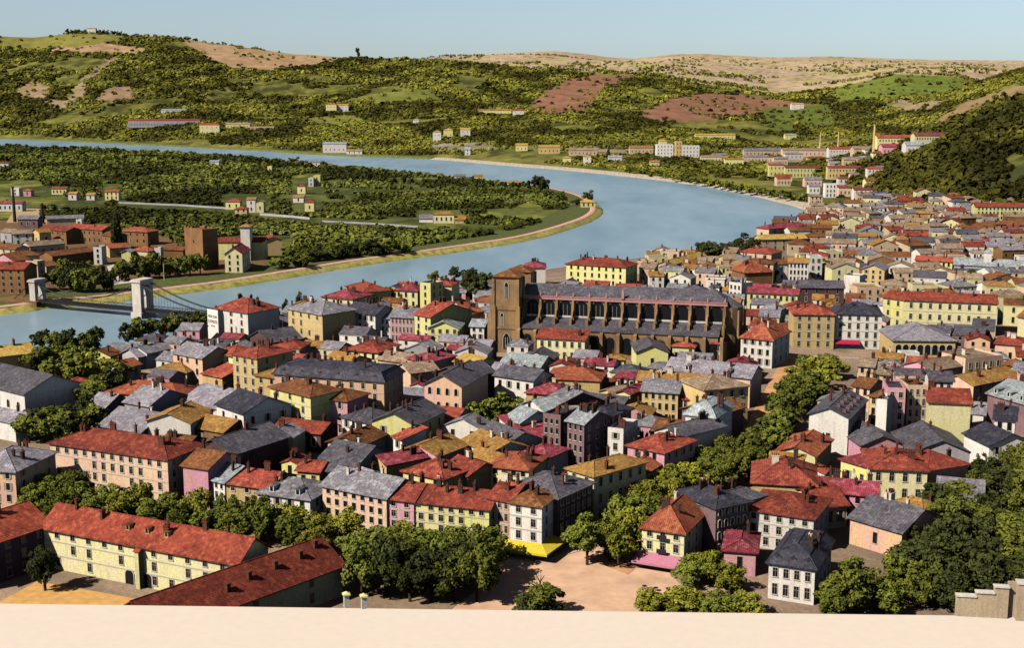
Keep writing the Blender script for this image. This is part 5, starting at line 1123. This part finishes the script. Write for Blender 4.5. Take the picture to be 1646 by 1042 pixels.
# benches in the square
for i, (x, y) in enumerate(((985, 903), (1003, 912), (800, 925))):
    p = at(x, y); root = setp(empty('park_bench', tuple(p), .4 * i), ['park bench in the shade under the avenue trees', 'park bench in the sun near the pink awning', 'park bench beside the shadow of the dark plane trees'][i], 'bench', 'benches in the square')
    b = MB(); b.box(-1.1, -.25, .42, 1.1, .25, .5); b.obj('seat', M_wood, root); b = MB(); b.box(-1.1, .25, .6, 1.1, .32, 1.0); b.obj('backrest', M_wood, root)
    for s in (-.9, .9): b = MB(); b.box(s - .06, -.22, -.1, s + .06, .3, .42); b.obj('leg', M_iron, root)
# ------------------------------------------------------------------ streets, squares
sheet('sandy_square', [(690, 1010), (770, 945), (795, 905), (900, 870), (1005, 862), (1060, 900), (1150, 1010)], plain('square_sand', lin((226, 184, 152)), .95, .22, .16), .012)
sheet('courtyard', [(-60, 1000), (60, 935), (230, 965), (390, 930), (420, 990), (200, 1020), (-80, 1020)], plain('courtyard_sand', lin((224, 172, 104)), .95, .2, .5), .014)
ed_ = [(-500, 965), (0, 971), (800, 981.5), (1646, 991.5), (2150, 997)]; E_ = [tuple(at(x, y, 10.5)) for x, y in ed_]; b = MB(); n = len(E_)
b.add(E_ + [(x, 120, 10.5) for x, y, z in E_], [(k, n + k, n + k + 1, k + 1)[::-1] for k in range(n - 1)], 0)
b.add(E_ + [(x, y + .6, -2) for x, y, z in E_], [(k, k + 1, n + k + 1, n + k)[::-1] for k in range(n - 1)], 1)
o = b.obj('terrace_ground', [plain('terrace_gravel', lin((238, 222, 206)), .95, .025, .6), W['tan']]); setp(o, kind='structure')
sheet('avenue', [(960, 905), (1010, 925), (1240, 735), (1355, 585), (1270, 575), (1215, 690), (1120, 780)], M_sand, .016)
sheet('narrow_street', [(1205, 705), (1240, 640), (1282, 572), (1262, 570), (1222, 640), (1190, 700)], M_sand, .02)
sheet('sandy_landing', [(172, 428), (183, 425), (192, 446), (216, 456), (216, 467), (185, 464), (178, 446)], M_pale, .03)
sheet('works_yard', [(20, 342), (40, 335), (135, 336), (120, 350), (80, 357), (10, 358)], plain('yard_dust', lin((190, 160, 116)), .95, .2, .2), .03)
sheet('village_ground', [(-120, 360), (60, 352), (240, 368), (350, 398), (425, 410), (440, 428), (300, 452), (100, 470), (-150, 500)], plain('village_earth', lin((120, 92, 62)), .95, .3, .2), .02)
# ------------------------------------------------------------------ kerbs of the avenue and the square
def kerb(pts, label):
    wall_run('kerb', pts, .14, .12, M_pale, None, None); o = bpy.data.objects[-1] if False else None
for pts in ([(800, 912), (870, 903), (958, 880), (1020, 832)], [(1280, 571), (1345, 575), (1420, 577)]):
    o = wall_run('kerb', pts, .14, .12, M_pale, None, None); o['kind'] = 'structure'
# ------------------------------------------------------------------ filler houses
occ = np.zeros((520, 1100), bool)   # 2 m... 1 m cells: X -240..280 -> wide grid
OX, OY = -260, 200
occ = np.zeros((760, 1050), bool)
gx, gy = np.meshgrid(np.arange(760) + OX + .5, np.arange(1050) + OY + .5, indexing='ij'); G = np.stack([gx, gy], -1)
def mark(poly): 
    global occ
    occ |= inside(G, poly)
bpy.context.view_layer.update()
def foot(root, m_=1.5):
    w = [c for c in root.children if c.name.startswith(('wall', 'nave_wall'))]
    if not w: return None
    xs = [v_.co for v_ in w[0].data.vertices]; x0, x1, y0, y1 = min(v_.x for v_ in xs) - m_, max(v_.x for v_ in xs) + m_, min(v_.y for v_ in xs) - m_, max(v_.y for v_ in xs) + m_
    M_ = Matrix.Translation(root.location) @ Matrix.Rotation(root.rotation_euler.z, 4, 'Z')
    return np.array([(M_ @ Vector((x, y, 0)))[:2] for x, y in ((x0, y0), (x1, y0), (x1, y1), (x0, y1))])
for r_ in HOUSES:
    p = foot(r_)
    if p is not None: mark(p)
M_ = Matrix.Translation(cath.location) @ Matrix.Rotation(cath.rotation_euler.z, 4, 'Z')
mark(np.array([(M_ @ Vector((x, y, 0)))[:2] for x, y in ((-14, -14), (Ln + 8, -14), (Ln + 8, 24), (-14, 24))]))
pxp = lambda pts: np.array([at(x, y)[:2] for x, y in pts])
for pts in ([(770, 1000), (795, 900), (880, 895), (960, 850), (1110, 745), (1200, 650), (1270, 560), (1430, 575), (1340, 640), (1240, 740), (1130, 820), (1050, 850), (1030, 1010)], [(1190, 700), (1230, 620), (1262, 565), (1290, 570), (1240, 700)],
            [(0, 700), (30, 660), (160, 660), (160, 710), (70, 720)], [(50, 600), (190, 590), (200, 650), (100, 655)], [(760, 640), (830, 640), (830, 700), (760, 700)]): mark(pxp(pts))
rr = random.Random(42); KIND = {}
QM = MB(); QMATS = []
def qm(m_):
    if m_ not in QMATS: QMATS.append(m_)
    return QMATS.index(m_)
def bake(base, rz, w, d, h, wall, roof, st):
    c, s = math.cos(rz), math.sin(rz); X = lambda P: [(base[0] + c * x - s * y, base[1] + s * x + c * y, base[2] + z) for x, y, z in P]
    if st == 'flat': st = 'shed'
    rh = .42 * {'gab': d / 2, 'frt': w / 2, 'hip': min(w, d) / 2, 'shed': d * .4}[st]; b = MB(); b.box(0, 0, -1.5, w, d, h, skip='bt')
    if st == 'gab': b.add([(0, 0, h), (0, d, h), (0, d / 2, h + rh), (w, 0, h), (w, d, h), (w, d / 2, h + rh)], [(0, 2, 1), (3, 4, 5)])
    if st == 'frt': b.add([(0, 0, h), (w, 0, h), (w / 2, 0, h + rh), (0, d, h), (w, d, h), (w / 2, d, h + rh)], [(0, 1, 2), (3, 5, 4)])
    if st == 'shed': b.add([(0, 0, h), (0, d, h), (0, d, h + rh), (w, 0, h), (w, d, h), (w, d, h + rh)], [(0, 2, 1), (3, 4, 5), (1, 2, 5, 4)])
    QM.add(X(b.v), b.f, qm(W[wall])); b = MB(); b.shell([[(x, y, z + .2) for x, y, z in p] for p in roof_polys(w, d, h, st, rh, .4)], .2); QM.add(X(b.v), b.f, qm(RF[roof]))
    b = MB(); nw = int(w / 3.6)
    for r in range(int(h / 3)):
        for i in range(nw):
            if rr.random() < .15: continue
            x = w * (i + .5) / nw; z = 1 + r * 2.9; b.box(x - .5, -.06, z, x + .5, 0, z + 1.5)
    for i in range(2):
        y = d * (i + .5) / 2; b.box(w, y - .5, h - 2.2, w + .06, y + .5, h - .8)
    QM.add(X(b.v), b.f, qm(M_pane)); b = MB(); x = w * rr.uniform(.2, .8); b.box(x - .5, d * .5 - .3, h, x + .5, d * .5 + .3, h + rh + 1.5); QM.add(X(b.v), b.f, qm(M_chimd))
def try_place(cx, cy, w, d, rz, h, wall, roof, st, label, name, cat, group, **k):
    c, s = math.cos(rz), math.sin(rz); P = np.array([(cx + c * x - s * y, cy + s * x + c * y) for x, y in ((-w / 2, -d / 2), (w / 2, -d / 2), (w / 2, d / 2), (-w / 2, d / 2))])
    xs = (P[:, 0] - OX).astype(int); ys = (P[:, 1] - OY).astype(int)
    x0, x1, y0, y1 = max(xs.min() - 1, 0), xs.max() + 2, max(ys.min() - 1, 0), ys.max() + 2
    if x1 >= 760 or y1 >= 1050 or xs.min() < 1 or ys.min() < 1: return False
    sub = G[x0:x1, y0:y1]; ins = inside(sub, P)
    if (occ[x0:x1, y0:y1] & ins).any(): return False
    occ[x0:x1, y0:y1] |= ins
    bs_ = (P[0][0], P[0][1], float(height(cx, cy)))
    if name == 'house' and nF >= 58: bake(bs_, rz, w, d, h, wall, roof, st); return True
    build(bs_, rz, w, d, h, wall, roof, st, label, name=name, cat=cat, group=group, seed=rr.random(), **k); return True
TOWNP = pxp([(60, 600), (200, 578), (345, 545), (480, 508), (640, 478), (800, 448), (1040, 418), (1180, 400), (1290, 362), (1320, 345), (1420, 322), (1560, 340), (1646, 360), (1700, 560), (1690, 700), (1560, 760), (1560, 830), (1440, 840), (1360, 880), (1180, 870), (1040, 850), (1110, 760), (1000, 790), (880, 800), (640, 790), (330, 760), (80, 700)])
RC = {'tanr': 'tan', 'brown': 'brown', 'och': 'ochre', 'rust': 'rust red', 'grey': 'grey', 'lav': 'lavender', 'orange': 'orange', 'crim': 'crimson', 'slate': 'slate', 'gold': 'golden', 'red': 'red'}
WC = {'tan': 'tan', 'rose': 'rose', 'ochre': 'ochre', 'stone': 'brown stone', 'cream': 'cream', 'white': 'white', 'grey': 'grey', 'salmon': 'salmon', 'mauve': 'mauve', 'yellow': 'yellow', 'pink': 'pink'}
nF = 0
# the dense old quarter on the right
yy = 560.0; cap = 0
while yy < 1180:
    xl = 60; xx = 150 + rr.uniform(0, 8)
    while xx < 470:
        w, d, h = rr.uniform(10, 16), rr.uniform(9, 13), rr.uniform(6, 10.5); cy = yy + rr.uniform(-6, 6); cx = xx + w / 2
        if inside(np.array([[cx, cy]]), TOWNP)[0] and cx > 165 + max(0, (cy - 700)) * .12 and float(height(cx, cy)) < 8 and nF < 330:
            wa = rr.choice(['tan', 'cream', 'rose', 'cream', 'white', 'stone', 'grey', 'tan', 'white', 'cream']); ro_ = rr.choice(['tanr', 'tanr', 'brown', 'grey', 'brown', 'grey', 'tanr', 'tanr', 'lav', 'slate', 'och', 'rust'])
            if try_place(cx, cy, w, d, math.radians(rr.gauss(-6, 12)), h, wa, ro_, rr.choice(['gab', 'gab', 'frt', 'hip', 'flat']), f'small {WC[wa]} house with {RC[ro_]} roof crowded into the old quarter below the spur', 'house', 'house', 'crowded houses of the old quarter',
                         cols=rr.choice([2, 3, 3]), rows=rr.choice([2, 2, 3]), chim=rr.choice([0, 1, 1]), wst='bare', o=.3): nF += 1
        xx += w + rr.uniform(.5, 5)
    yy += 15 + (yy - 560) * .024
# yards and gaps of the nearer town
nG = 0
for it in range(6000):
    cx, cy = rr.uniform(-190, 200), rr.uniform(262, 640)
    if nG > 262 or not inside(np.array([[cx, cy]]), TOWNP)[0]: continue
    big = rr.random() < .55; w, d = (rr.uniform(8, 13), rr.uniform(7, 11)) if it < 3000 else (rr.uniform(4.5, 7.5), rr.uniform(4, 7)); h = rr.uniform(3.6, 6.6) * (1 if it < 3000 else .75)
    wa = rr.choice(['cream', 'white', 'white', 'white', 'salmon', 'rose', 'ochre', 'grey', 'yellow', 'mauve', 'pink']); ro_ = rr.choice(['rust', 'brown', 'grey', 'och', 'grey', 'lav', 'slate', 'lav', 'crim', 'red', 'slate'])
    if try_place(cx, cy, w, d, math.radians(-19 + rr.gauss(0, 5)), h, wa, ro_, rr.choice(['gab', 'frt', 'hip', 'shed', 'gab']), f'low {WC[wa]} building with {RC[ro_]} roof filling a gap between taller town houses', 'outbuilding', 'outbuilding', 'low buildings in the yards',
                 cols=2 if w > 7 else 1, rows=1 if h < 5 else 2, chim=rr.choice([0, 1, 1, 2]), wst='bare', o=.35): nG += 1
# tan houses between the golden roof and the cathedral
RAG = pxp([(1035, 424), (1075, 418), (1130, 425), (1175, 412), (1200, 440), (1200, 480), (1170, 478), (1040, 462)])
for it in range(900):
    cx, cy = rr.uniform(40, 140), rr.uniform(480, 760)
    if not inside(np.array([[cx, cy]]), RAG)[0]: continue
    w, d, h = rr.uniform(7, 12), rr.uniform(7, 10), rr.uniform(6, 9)
    wa = rr.choice(['tan', 'tan', 'rose', 'cream', 'white']); ro_ = rr.choice(['tanr', 'tanr', 'brown', 'och', 'grey'])
    try_place(cx, cy, w, d, math.radians(-12 + rr.gauss(0, 9)), h, wa, ro_, rr.choice(['gab', 'frt', 'flat', 'shed']), f'ragged {WC[wa]} building with {RC[ro_]} roof between the golden roof and the cathedral', 'outbuilding', 'outbuilding', 'ragged buildings behind the cathedral',
              cols=2, rows=2, chim=1, wst='bare', o=.3)
# small far houses in the dense band between the river bend and the spur
band = [(1150, 256), (1240, 248), (1425, 250), (1420, 300), (1380, 318), (1310, 322), (1240, 294)]
for it in range(46):
    px, py = rr.uniform(1150, 1425), rr.uniform(248, 322)
    if not inside(np.array([[px, py]]), band)[0]: continue
    wd_ = rr.uniform(12, 30); wa = rr.choice(['tan', 'rose', 'white', 'cream', 'ochre']); ro_ = rr.choice(['tanr', 'brown', 'grey', 'rust', 'lav'])
    far(px - wd_ / 2, px + wd_ / 2, py, rr.uniform(5, 9), wa, ro_, rr.choice(['gab', 'gab', 'hip']), f'small {WC[wa]} workshop with {RC[ro_]} roof in the band between river bend and spur', d=11, cols=4, rows=1, name='workshop', cat='workshop', group='workshops between the river bend and the spur', wst='bare', tilt=rr.uniform(-12, 6), o=.4)
QM.obj('old_quarter_houses', QMATS); setp(bpy.data.objects['old_quarter_houses'], 'mass of small tan and rose houses huddled in the old quarter below the wooded spur', 'houses', kind='stuff')
print('FILL', nF, nG)
# ------------------------------------------------------------------ trees
def crown_mesh(seed, nc, per, size, mat, shape='round'):
    rs = np.random.RandomState(seed)
    d = rs.normal(size=(nc, 3)); d /= np.linalg.norm(d, axis=1)[:, None]; c = d * (rs.uniform(.2, .93, nc) ** .7)[:, None]
    if shape == 'tall': c[:, :2] *= (1.0 - .55 * np.clip(c[:, 2:3], 0, 1))
    r = rs.uniform(.15, .4, nc) * (1.15 - .35 * np.linalg.norm(c, axis=1))
    dd = rs.normal(size=(nc, per, 3)); dd[..., 2] += .25; dd /= np.linalg.norm(dd, axis=2)[..., None]
    p = c[:, None] + dd * (r[:, None] * rs.uniform(.7, 1.08, (nc, per)))[..., None]
    n = dd + .45 * rs.normal(size=dd.shape); n /= np.linalg.norm(n, axis=2)[..., None]
    u = np.cross(n, rs.normal(size=n.shape)); u /= np.linalg.norm(u, axis=2)[..., None]; w = np.cross(n, u); s = size * rs.uniform(.6, 1.25, (nc, per, 1))
    q = np.stack([p - u * s, p - w * s * .62 + u * s * .1, p + u * s * 1.05, p + w * s * .62], 2).reshape(-1, 3)
    return grid_mesh('crown', q, np.arange(len(q)).reshape(-1, 4), mat, smooth=False)
CRM = {}
def crown(kind, k, lod):
    key = (kind, k, lod)
    if key not in CRM: CRM[key] = crown_mesh(k * 7 + lod * 100 + hash(kind) % 1 + 3, *[(46, 84, .085), (26, 56, .13), (14, 26, .24)][lod], L[kind.split('_')[0]], 'tall' if 'tall' in kind else 'round')
    return CRM[key]
TRM = {}
def trunk(k):
    if k in TRM: return TRM[k]
    r = random.Random(k); b = MB(); b.tube((0, 0, -.1), (r.uniform(-.02, .02), 0, .3), .035, .026, 7)
    for i in range(5):
        a = i * 1.26 + r.uniform(-.3, .3); t_ = (math.cos(a) * .2, math.sin(a) * .2, r.uniform(.55, .75)); b.tube((0, 0, r.uniform(.22, .3)), t_, .02, .008, 5)
    b.tube((0, 0, .28), (0, 0, .8), .024, .008, 6); TRM[k] = b.mesh('trunk', M_wood); return TRM[k]
rt_ = random.Random(99); NT = [0]
def tree(px, py, h, r, kind, label, group=None, z=None, lod=None, name='tree', cat='tree', base=.2):
    p = hit(px, py) if z is None else at(px, py, z)
    d = p[1]; lod = (0 if d < 330 else 1 if d < 750 else 2) if lod is None else lod
    root = setp(empty(name, tuple(p), rt_.uniform(0, 6.28)), label, cat, group); k = rt_.randrange(6); NT[0] += 1
    link('trunk', trunk(k), root, (0, 0, 0), 0, (h, h, h))
    hz = h * (1 - base) / 2; o = link('crown', crown(kind, k, lod), root, (0, 0, h * base + hz), 0, (r * rt_.uniform(.92, 1.1), r * rt_.uniform(.92, 1.1), hz * 1.06)); return root
def row(pts, h, r, kinds, label, group, jit=3, **kw):
    for x, y in pts: tree(x + rt_.uniform(-jit, jit), y + rt_.uniform(-jit, jit) * .6, h * rt_.uniform(.86, 1.14), r * rt_.uniform(.88, 1.15), rt_.choice(kinds), label, group, **kw)
def lerp(a, b, n): return [(a[0] + (b[0] - a[0]) * i / (n - 1), a[1] + (b[1] - a[1]) * i / (n - 1)) for i in range(n)]
G1 = 'plane trees along the street behind the barracks'
lb1 = 'green plane tree in the double row between the barracks and the house fronts'
row(lerp((60, 838), (515, 893), 11), 8.8, 4.2, ['olive', 'olive', 'bright', 'mid'], lb1, G1); row(lerp((80, 826), (560, 882), 11), 8.4, 4.2, ['olive', 'bright', 'bright', 'mid'], lb1, G1)
row([(70, 818), (110, 820), (128, 818)], 8.5, 4.2, ['mid', 'olive'], lb1, G1)
G2 = 'plane trees massed beside the square'; lb2 = 'tall dark green plane tree in the dense grove left of the sandy square'
row(lerp((582, 912), (775, 920), 5), 8.6, 4.8, ['olive', 'mid', 'olive'], lb2, G2); row(lerp((578, 940), (778, 947), 6), 10.8, 5, ['mid', 'olive', 'dark'], lb2, G2)
row(lerp((582, 968), (768, 972), 6), 11.5, 4.6, ['mid', 'dark', 'olive'], lb2, G2)
row(lerp((600, 900), (740, 905), 4), 7.4, 4.4, ['olive', 'bright'], lb2, G2)
G3 = 'trees of the avenue'; lb3 = 'rounded avenue tree in the leafy band between square and apartment houses'
row([(945, 912), (992, 910), (975, 893), (1020, 888)], 9.5, 4.6, ['olive', 'olive', 'bright'], lb3, G3)
row([(1005, 868), (1045, 862), (1040, 838), (1078, 832), (1075, 812), (1110, 808), (1108, 800)], 8.8, 4.8, ['bright', 'olive', 'bright'], lb3, G3)
row([(1140, 798), (1150, 780), (1175, 786), (1190, 764), (1205, 772), (1212, 748), (1232, 744), (1228, 726), (1245, 716), (1165, 762), (1250, 730), (1130, 775)], 9.5, 4.8, ['mid', 'olive', 'mid'], lb3, G3)
row([(1250, 702), (1262, 690), (1275, 678), (1262, 668), (1285, 662), (1282, 648), (1296, 640), (1300, 655), (1250, 690)], 9, 4.8, ['mid', 'olive'], lb3, G3)
row([(1275, 632), (1300, 628), (1325, 626), (1288, 614), (1312, 610), (1338, 612), (1280, 640), (1296, 600), (1330, 600)], 7.2, 4.8, ['bright', 'bright', 'olive'], lb3, G3)
tree(73, 950, 9.5, 3.0, 'dark', 'lone dark tree casting a shadow in the barracks courtyard', z=0)
tree(872, 990, 6.2, 4.4, 'mid', 'round bush tree at the bottom of the sandy square', z=0, base=.05); tree(850, 994, 5, 3, 'dark', 'smaller bush crowded against the round bush tree of the square', z=0, base=.05)
row([(1110, 948), (1140, 942), (1165, 950), (1128, 935)], 6, 3.8, ['bright', 'olive'], 'yellow green garden tree between the hotel awning and small pink house', 'garden trees by the hotel', base=.08)
row(lerp((1045, 990), (1200, 996), 7), 4.6, 4, ['bright', 'bright', 'olive'], 'bright low shrub in the hedge at the bottom of the square', 'hedge shrubs by the square', base=.03, name='shrub', cat='shrub')
tree(1376, 985, 10, 5.6, 'mid', 'big round green tree hiding the villa', z=0, base=.08); tree(1338, 998, 6.5, 3.4, 'olive', 'smaller green tree at the villa corner', z=0, base=.06)
tree(1420, 990, 6.5, 4.2, 'olive', 'light green bushy tree right of the big villa tree', base=.05)
G4 = 'trees on the slope at the bottom right'; lb4 = 'dark tree on the wooded slope at the bottom right'
row([(1500, 842), (1540, 830), (1580, 812), (1620, 800), (1655, 790), (1520, 868), (1560, 862), (1600, 850), (1640, 842), (1490, 900), (1530, 902), (1575, 898), (1615, 890), (1655, 885), (1465, 935), (1505, 940), (1550, 938), (1595, 935), (1640, 930), (1450, 965), (1490, 975), (1530, 980), (1575, 972), (1620, 968), (1660, 970)], 9, 5.2, ['dark', 'dark', 'dark', 'mid', 'olive'], lb4, G4, base=.08)
row([(1600, 985), (1570, 975)], 4, 3, ['olive'], 'light bush beside the stepped terrace wall', 'bushes by the terrace wall', base=.03, name='bush', cat='bush')
row([(1566, 790), (1590, 775), (1625, 765), (1655, 760), (1640, 775)], 8, 4.8, ['dark', 'mid'], lb4, G4, base=.08)
G5 = 'pale green trees at the left'; lb5 = 'large pale green tree in the clump behind the slate roofed hall'
row([(70, 612), (100, 605), (130, 612), (90, 630), (120, 632), (150, 628), (110, 598)], 11.5, 6, ['olive', 'bright', 'olive'], lb5, G5)
row([(160, 650), (182, 640), (175, 665), (150, 660), (190, 622)], 9.5, 5, ['mid', 'dark'], 'dark tree at the right edge of the pale green clump', 'dark trees beside the pale green clump')
row([(45, 714), (70, 712), (95, 714), (120, 712), (145, 706), (60, 700), (85, 700), (112, 700), (138, 694), (155, 700)], 9.5, 5, ['dark', 'mid'], 'dark tree in the thicket beside the white hall and the rose building', 'dark thicket at the left')
row([(68, 568), (90, 571), (110, 573), (132, 575), (152, 574), (148, 566)], 9.5, 4.6, ['dark', 'dark', 'mid'], 'dark riverside tree left of the gap of open water', 'dark riverside trees')
row(lerp((205, 556), (338, 534), 8), 10, 4.3, ['mid', 'dark', 'mid'], 'clipped quay tree in the row before the bridge pylon', 'quay tree row', jit=1.5)
tree(786, 694, 11, 5.8, 'olive', 'round green tree behind the pedimented building, left of two', z=0); tree(810, 692, 11.5, 5.5, 'mid', 'round green tree beside the white winged house, right of two', z=0)
tree(1198, 413, 14.5, 9, 'dark', 'big dark round tree on the river bank beside the golden roof', z=0, base=.08, lod=1); tree(1180, 416, 10, 7, 'dark', 'dark tree leaning on the big round river bank tree', z=0, base=.08, lod=1)
row([(1128, 412), (1145, 411), (1162, 409), (1135, 408)], 8.5, 5.5, ['dark'], 'low dark tree in the river bank clump left of the big round one', 'low dark river bank trees', base=.08, lod=1)
row([(600, 497), (615, 492), (628, 490), (588, 502), (606, 488)], 8, 4, ['dark', 'mid'], 'dark garden tree between the crimson roofed quay villas', 'dark quay garden trees', base=.08)
row([(755, 482), (768, 478), (780, 474), (772, 486), (752, 470)], 11, 4.6, ['dark'], 'dark tree at the left foot of the cathedral towers', 'dark trees left of the cathedral')
row([(700, 454), (730, 449), (760, 446)], 6, 3.5, ['mid', 'dark'], 'quay tree behind the wide red roof near the river', 'trees behind the red roof', base=.1)
row(lerp((458, 508), (480, 500), 2), 8, 2, ['dark_tall'], 'thin dark conifer by the river beside the ochre tenement', 'thin conifers', base=.06, name='conifer')
row([(98, 468), (114, 470), (132, 471), (150, 470), (166, 468), (106, 458), (126, 457), (148, 457)], 13, 6, ['dark', 'mid'], 'tree of the round clump at the far end of the bridge', 'round clump across the bridge', base=.08, lod=1)
row(lerp((192, 452), (322, 442), 9), 12, 5.4, ['mid', 'olive', 'mid'], 'tree of the clipped row between the bridge pylon and the stone tower', 'clipped row across the river', jit=1, lod=1, base=.1)
tree(188, 405, 26, 4.5, 'dark_tall', 'tall dark poplar among the orange roofs of the far bank', z=0, base=.05, lod=1)
row(lerp((470, 420), (640, 405), 9), 9, 7, ['mid', 'dark', 'olive'], 'round tree in the belt along the inner quay road', 'belt trees along the inner quay', jit=6, base=.05, lod=1)
row([(455, 432), (480, 428), (505, 424), (535, 420), (560, 414), (590, 412)], 8, 6, ['dark', 'mid'], 'dark tree in the belt along the inner quay road', 'dark belt trees', jit=5, base=.05, lod=1)
for x, y in lerp((548, 293), (850, 307), 22): tree(x + rt_.uniform(-5, 5), y - 1.5, rt_.uniform(7, 11), rt_.uniform(3.5, 5.5), 'dark', 'small dark tree in the line along the inner bank', 'tree line on the inner bank', base=.08, lod=2)
tree(866, 311, 18, 10, 'dark', 'big dark round tree on the inner bank of the bend', z=0, base=.04, lod=1); tree(947, 322, 9, 6, 'dark', 'dark tree behind the golden roofed cottage on the tip', z=0, base=.06, lod=2)
row([(880, 318), (895, 322), (910, 326), (900, 318), (925, 330)], 6, 5, ['mid', 'dark'], 'low tree near the tip of the river bend', 'trees near the tip of the bend', base=.05, lod=2)
row(lerp((20, 248), (520, 268), 26), 9, 7, ['dark', 'mid'], 'dark tree on the inner bank of the far river arm', 'trees along the far river arm', jit=6, base=.06, lod=2)
row(lerp((1010, 276), (1300, 326), 42), 7, 6, ['olive', 'mid', 'bright'], 'tree of the planted band above the stone embankment', 'planted band above the embankment', jit=2.5, base=.05, lod=2)
tree(978, 261, 22, 4, 'dark_tall', 'dark poplar beside the white cottage above the embankment', base=.04, lod=2)
tree(575, 93, 34, 9, 'dark_tall', 'lone tall tree on the skyline of the left hill', base=.03, lod=2)
row(lerp((108, 55), (136, 54), 5), 15, 8, ['dark'], 'dark tree in the skyline row left of the summit farmhouse', 'skyline trees left of the farmhouse', jit=1, base=.05, lod=2)
row(lerp((160, 54), (194, 57), 6), 15, 8, ['dark'], 'dark tree in the skyline row right of the summit farmhouse', 'skyline trees right of the farmhouse', jit=1, base=.05, lod=2)
row([(1520, 560), (1310, 470), (1240, 455)], 7, 3.2, ['dark'], 'dark courtyard tree among the roofs of the right hand quarter', 'courtyard trees', base=.1)
row([(1560, 466), (1566, 470)], 9, 4.5, ['dark'], 'dark tree in front of the pale blue church range', 'trees at the church', base=.05)
print('TREES', NT[0])
# ------------------------------------------------------------------ light, sky, camera
sc = bpy.context.scene
SUN = Vector((-.84, -.54, 0)).normalized(); EL = math.radians(41)
sd = Vector((SUN.x * math.cos(EL), SUN.y * math.cos(EL), math.sin(EL)))
l = bpy.data.lights.new('sun', 'SUN'); l.energy = 5.0; l.angle = math.radians(.5); l.color = (1, .94, .83)
lo = bpy.data.objects.new('sun', l); C.objects.link(lo); lo.rotation_euler = sd.to_track_quat('Z', 'Y').to_euler()
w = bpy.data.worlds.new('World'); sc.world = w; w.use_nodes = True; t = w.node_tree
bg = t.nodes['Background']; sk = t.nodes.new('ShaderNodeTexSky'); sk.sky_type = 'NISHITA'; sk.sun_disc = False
sk.sun_elevation = EL; sk.sun_rotation = math.atan2(SUN.x, SUN.y); sk.altitude = 200; sk.air_density = 1.0; sk.dust_density = .6; sk.ozone_density = 2.0
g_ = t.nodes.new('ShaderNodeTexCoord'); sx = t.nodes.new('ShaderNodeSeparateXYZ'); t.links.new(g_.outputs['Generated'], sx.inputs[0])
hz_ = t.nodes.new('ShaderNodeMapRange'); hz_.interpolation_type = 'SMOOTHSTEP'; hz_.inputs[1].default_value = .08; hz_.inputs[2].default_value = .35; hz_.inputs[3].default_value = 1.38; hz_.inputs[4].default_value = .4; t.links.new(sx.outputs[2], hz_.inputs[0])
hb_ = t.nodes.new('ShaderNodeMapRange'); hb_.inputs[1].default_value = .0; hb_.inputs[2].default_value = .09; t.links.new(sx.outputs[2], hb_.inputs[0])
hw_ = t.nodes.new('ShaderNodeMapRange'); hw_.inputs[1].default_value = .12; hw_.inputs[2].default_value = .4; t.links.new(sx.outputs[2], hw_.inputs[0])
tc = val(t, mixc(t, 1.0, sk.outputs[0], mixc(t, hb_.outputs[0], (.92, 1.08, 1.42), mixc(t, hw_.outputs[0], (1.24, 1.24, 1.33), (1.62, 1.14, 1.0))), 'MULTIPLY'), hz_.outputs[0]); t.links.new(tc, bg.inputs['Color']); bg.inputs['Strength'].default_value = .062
cam = bpy.data.cameras.new('camera'); cam.sensor_width = 36; cam.lens = 36 * F / 1646; cam.clip_start = 1; cam.clip_end = 40000
co = bpy.data.objects.new('camera', cam); C.objects.link(co); co.location = (0, 0, H); co.rotation_euler = (math.pi / 2 - TH, 0, 0); sc.camera = co
sc.view_settings.view_transform = 'Standard'; sc.view_settings.look = 'None'; sc.view_settings.exposure = 0
sc.cycles.max_bounces = 4; sc.cycles.diffuse_bounces = 0
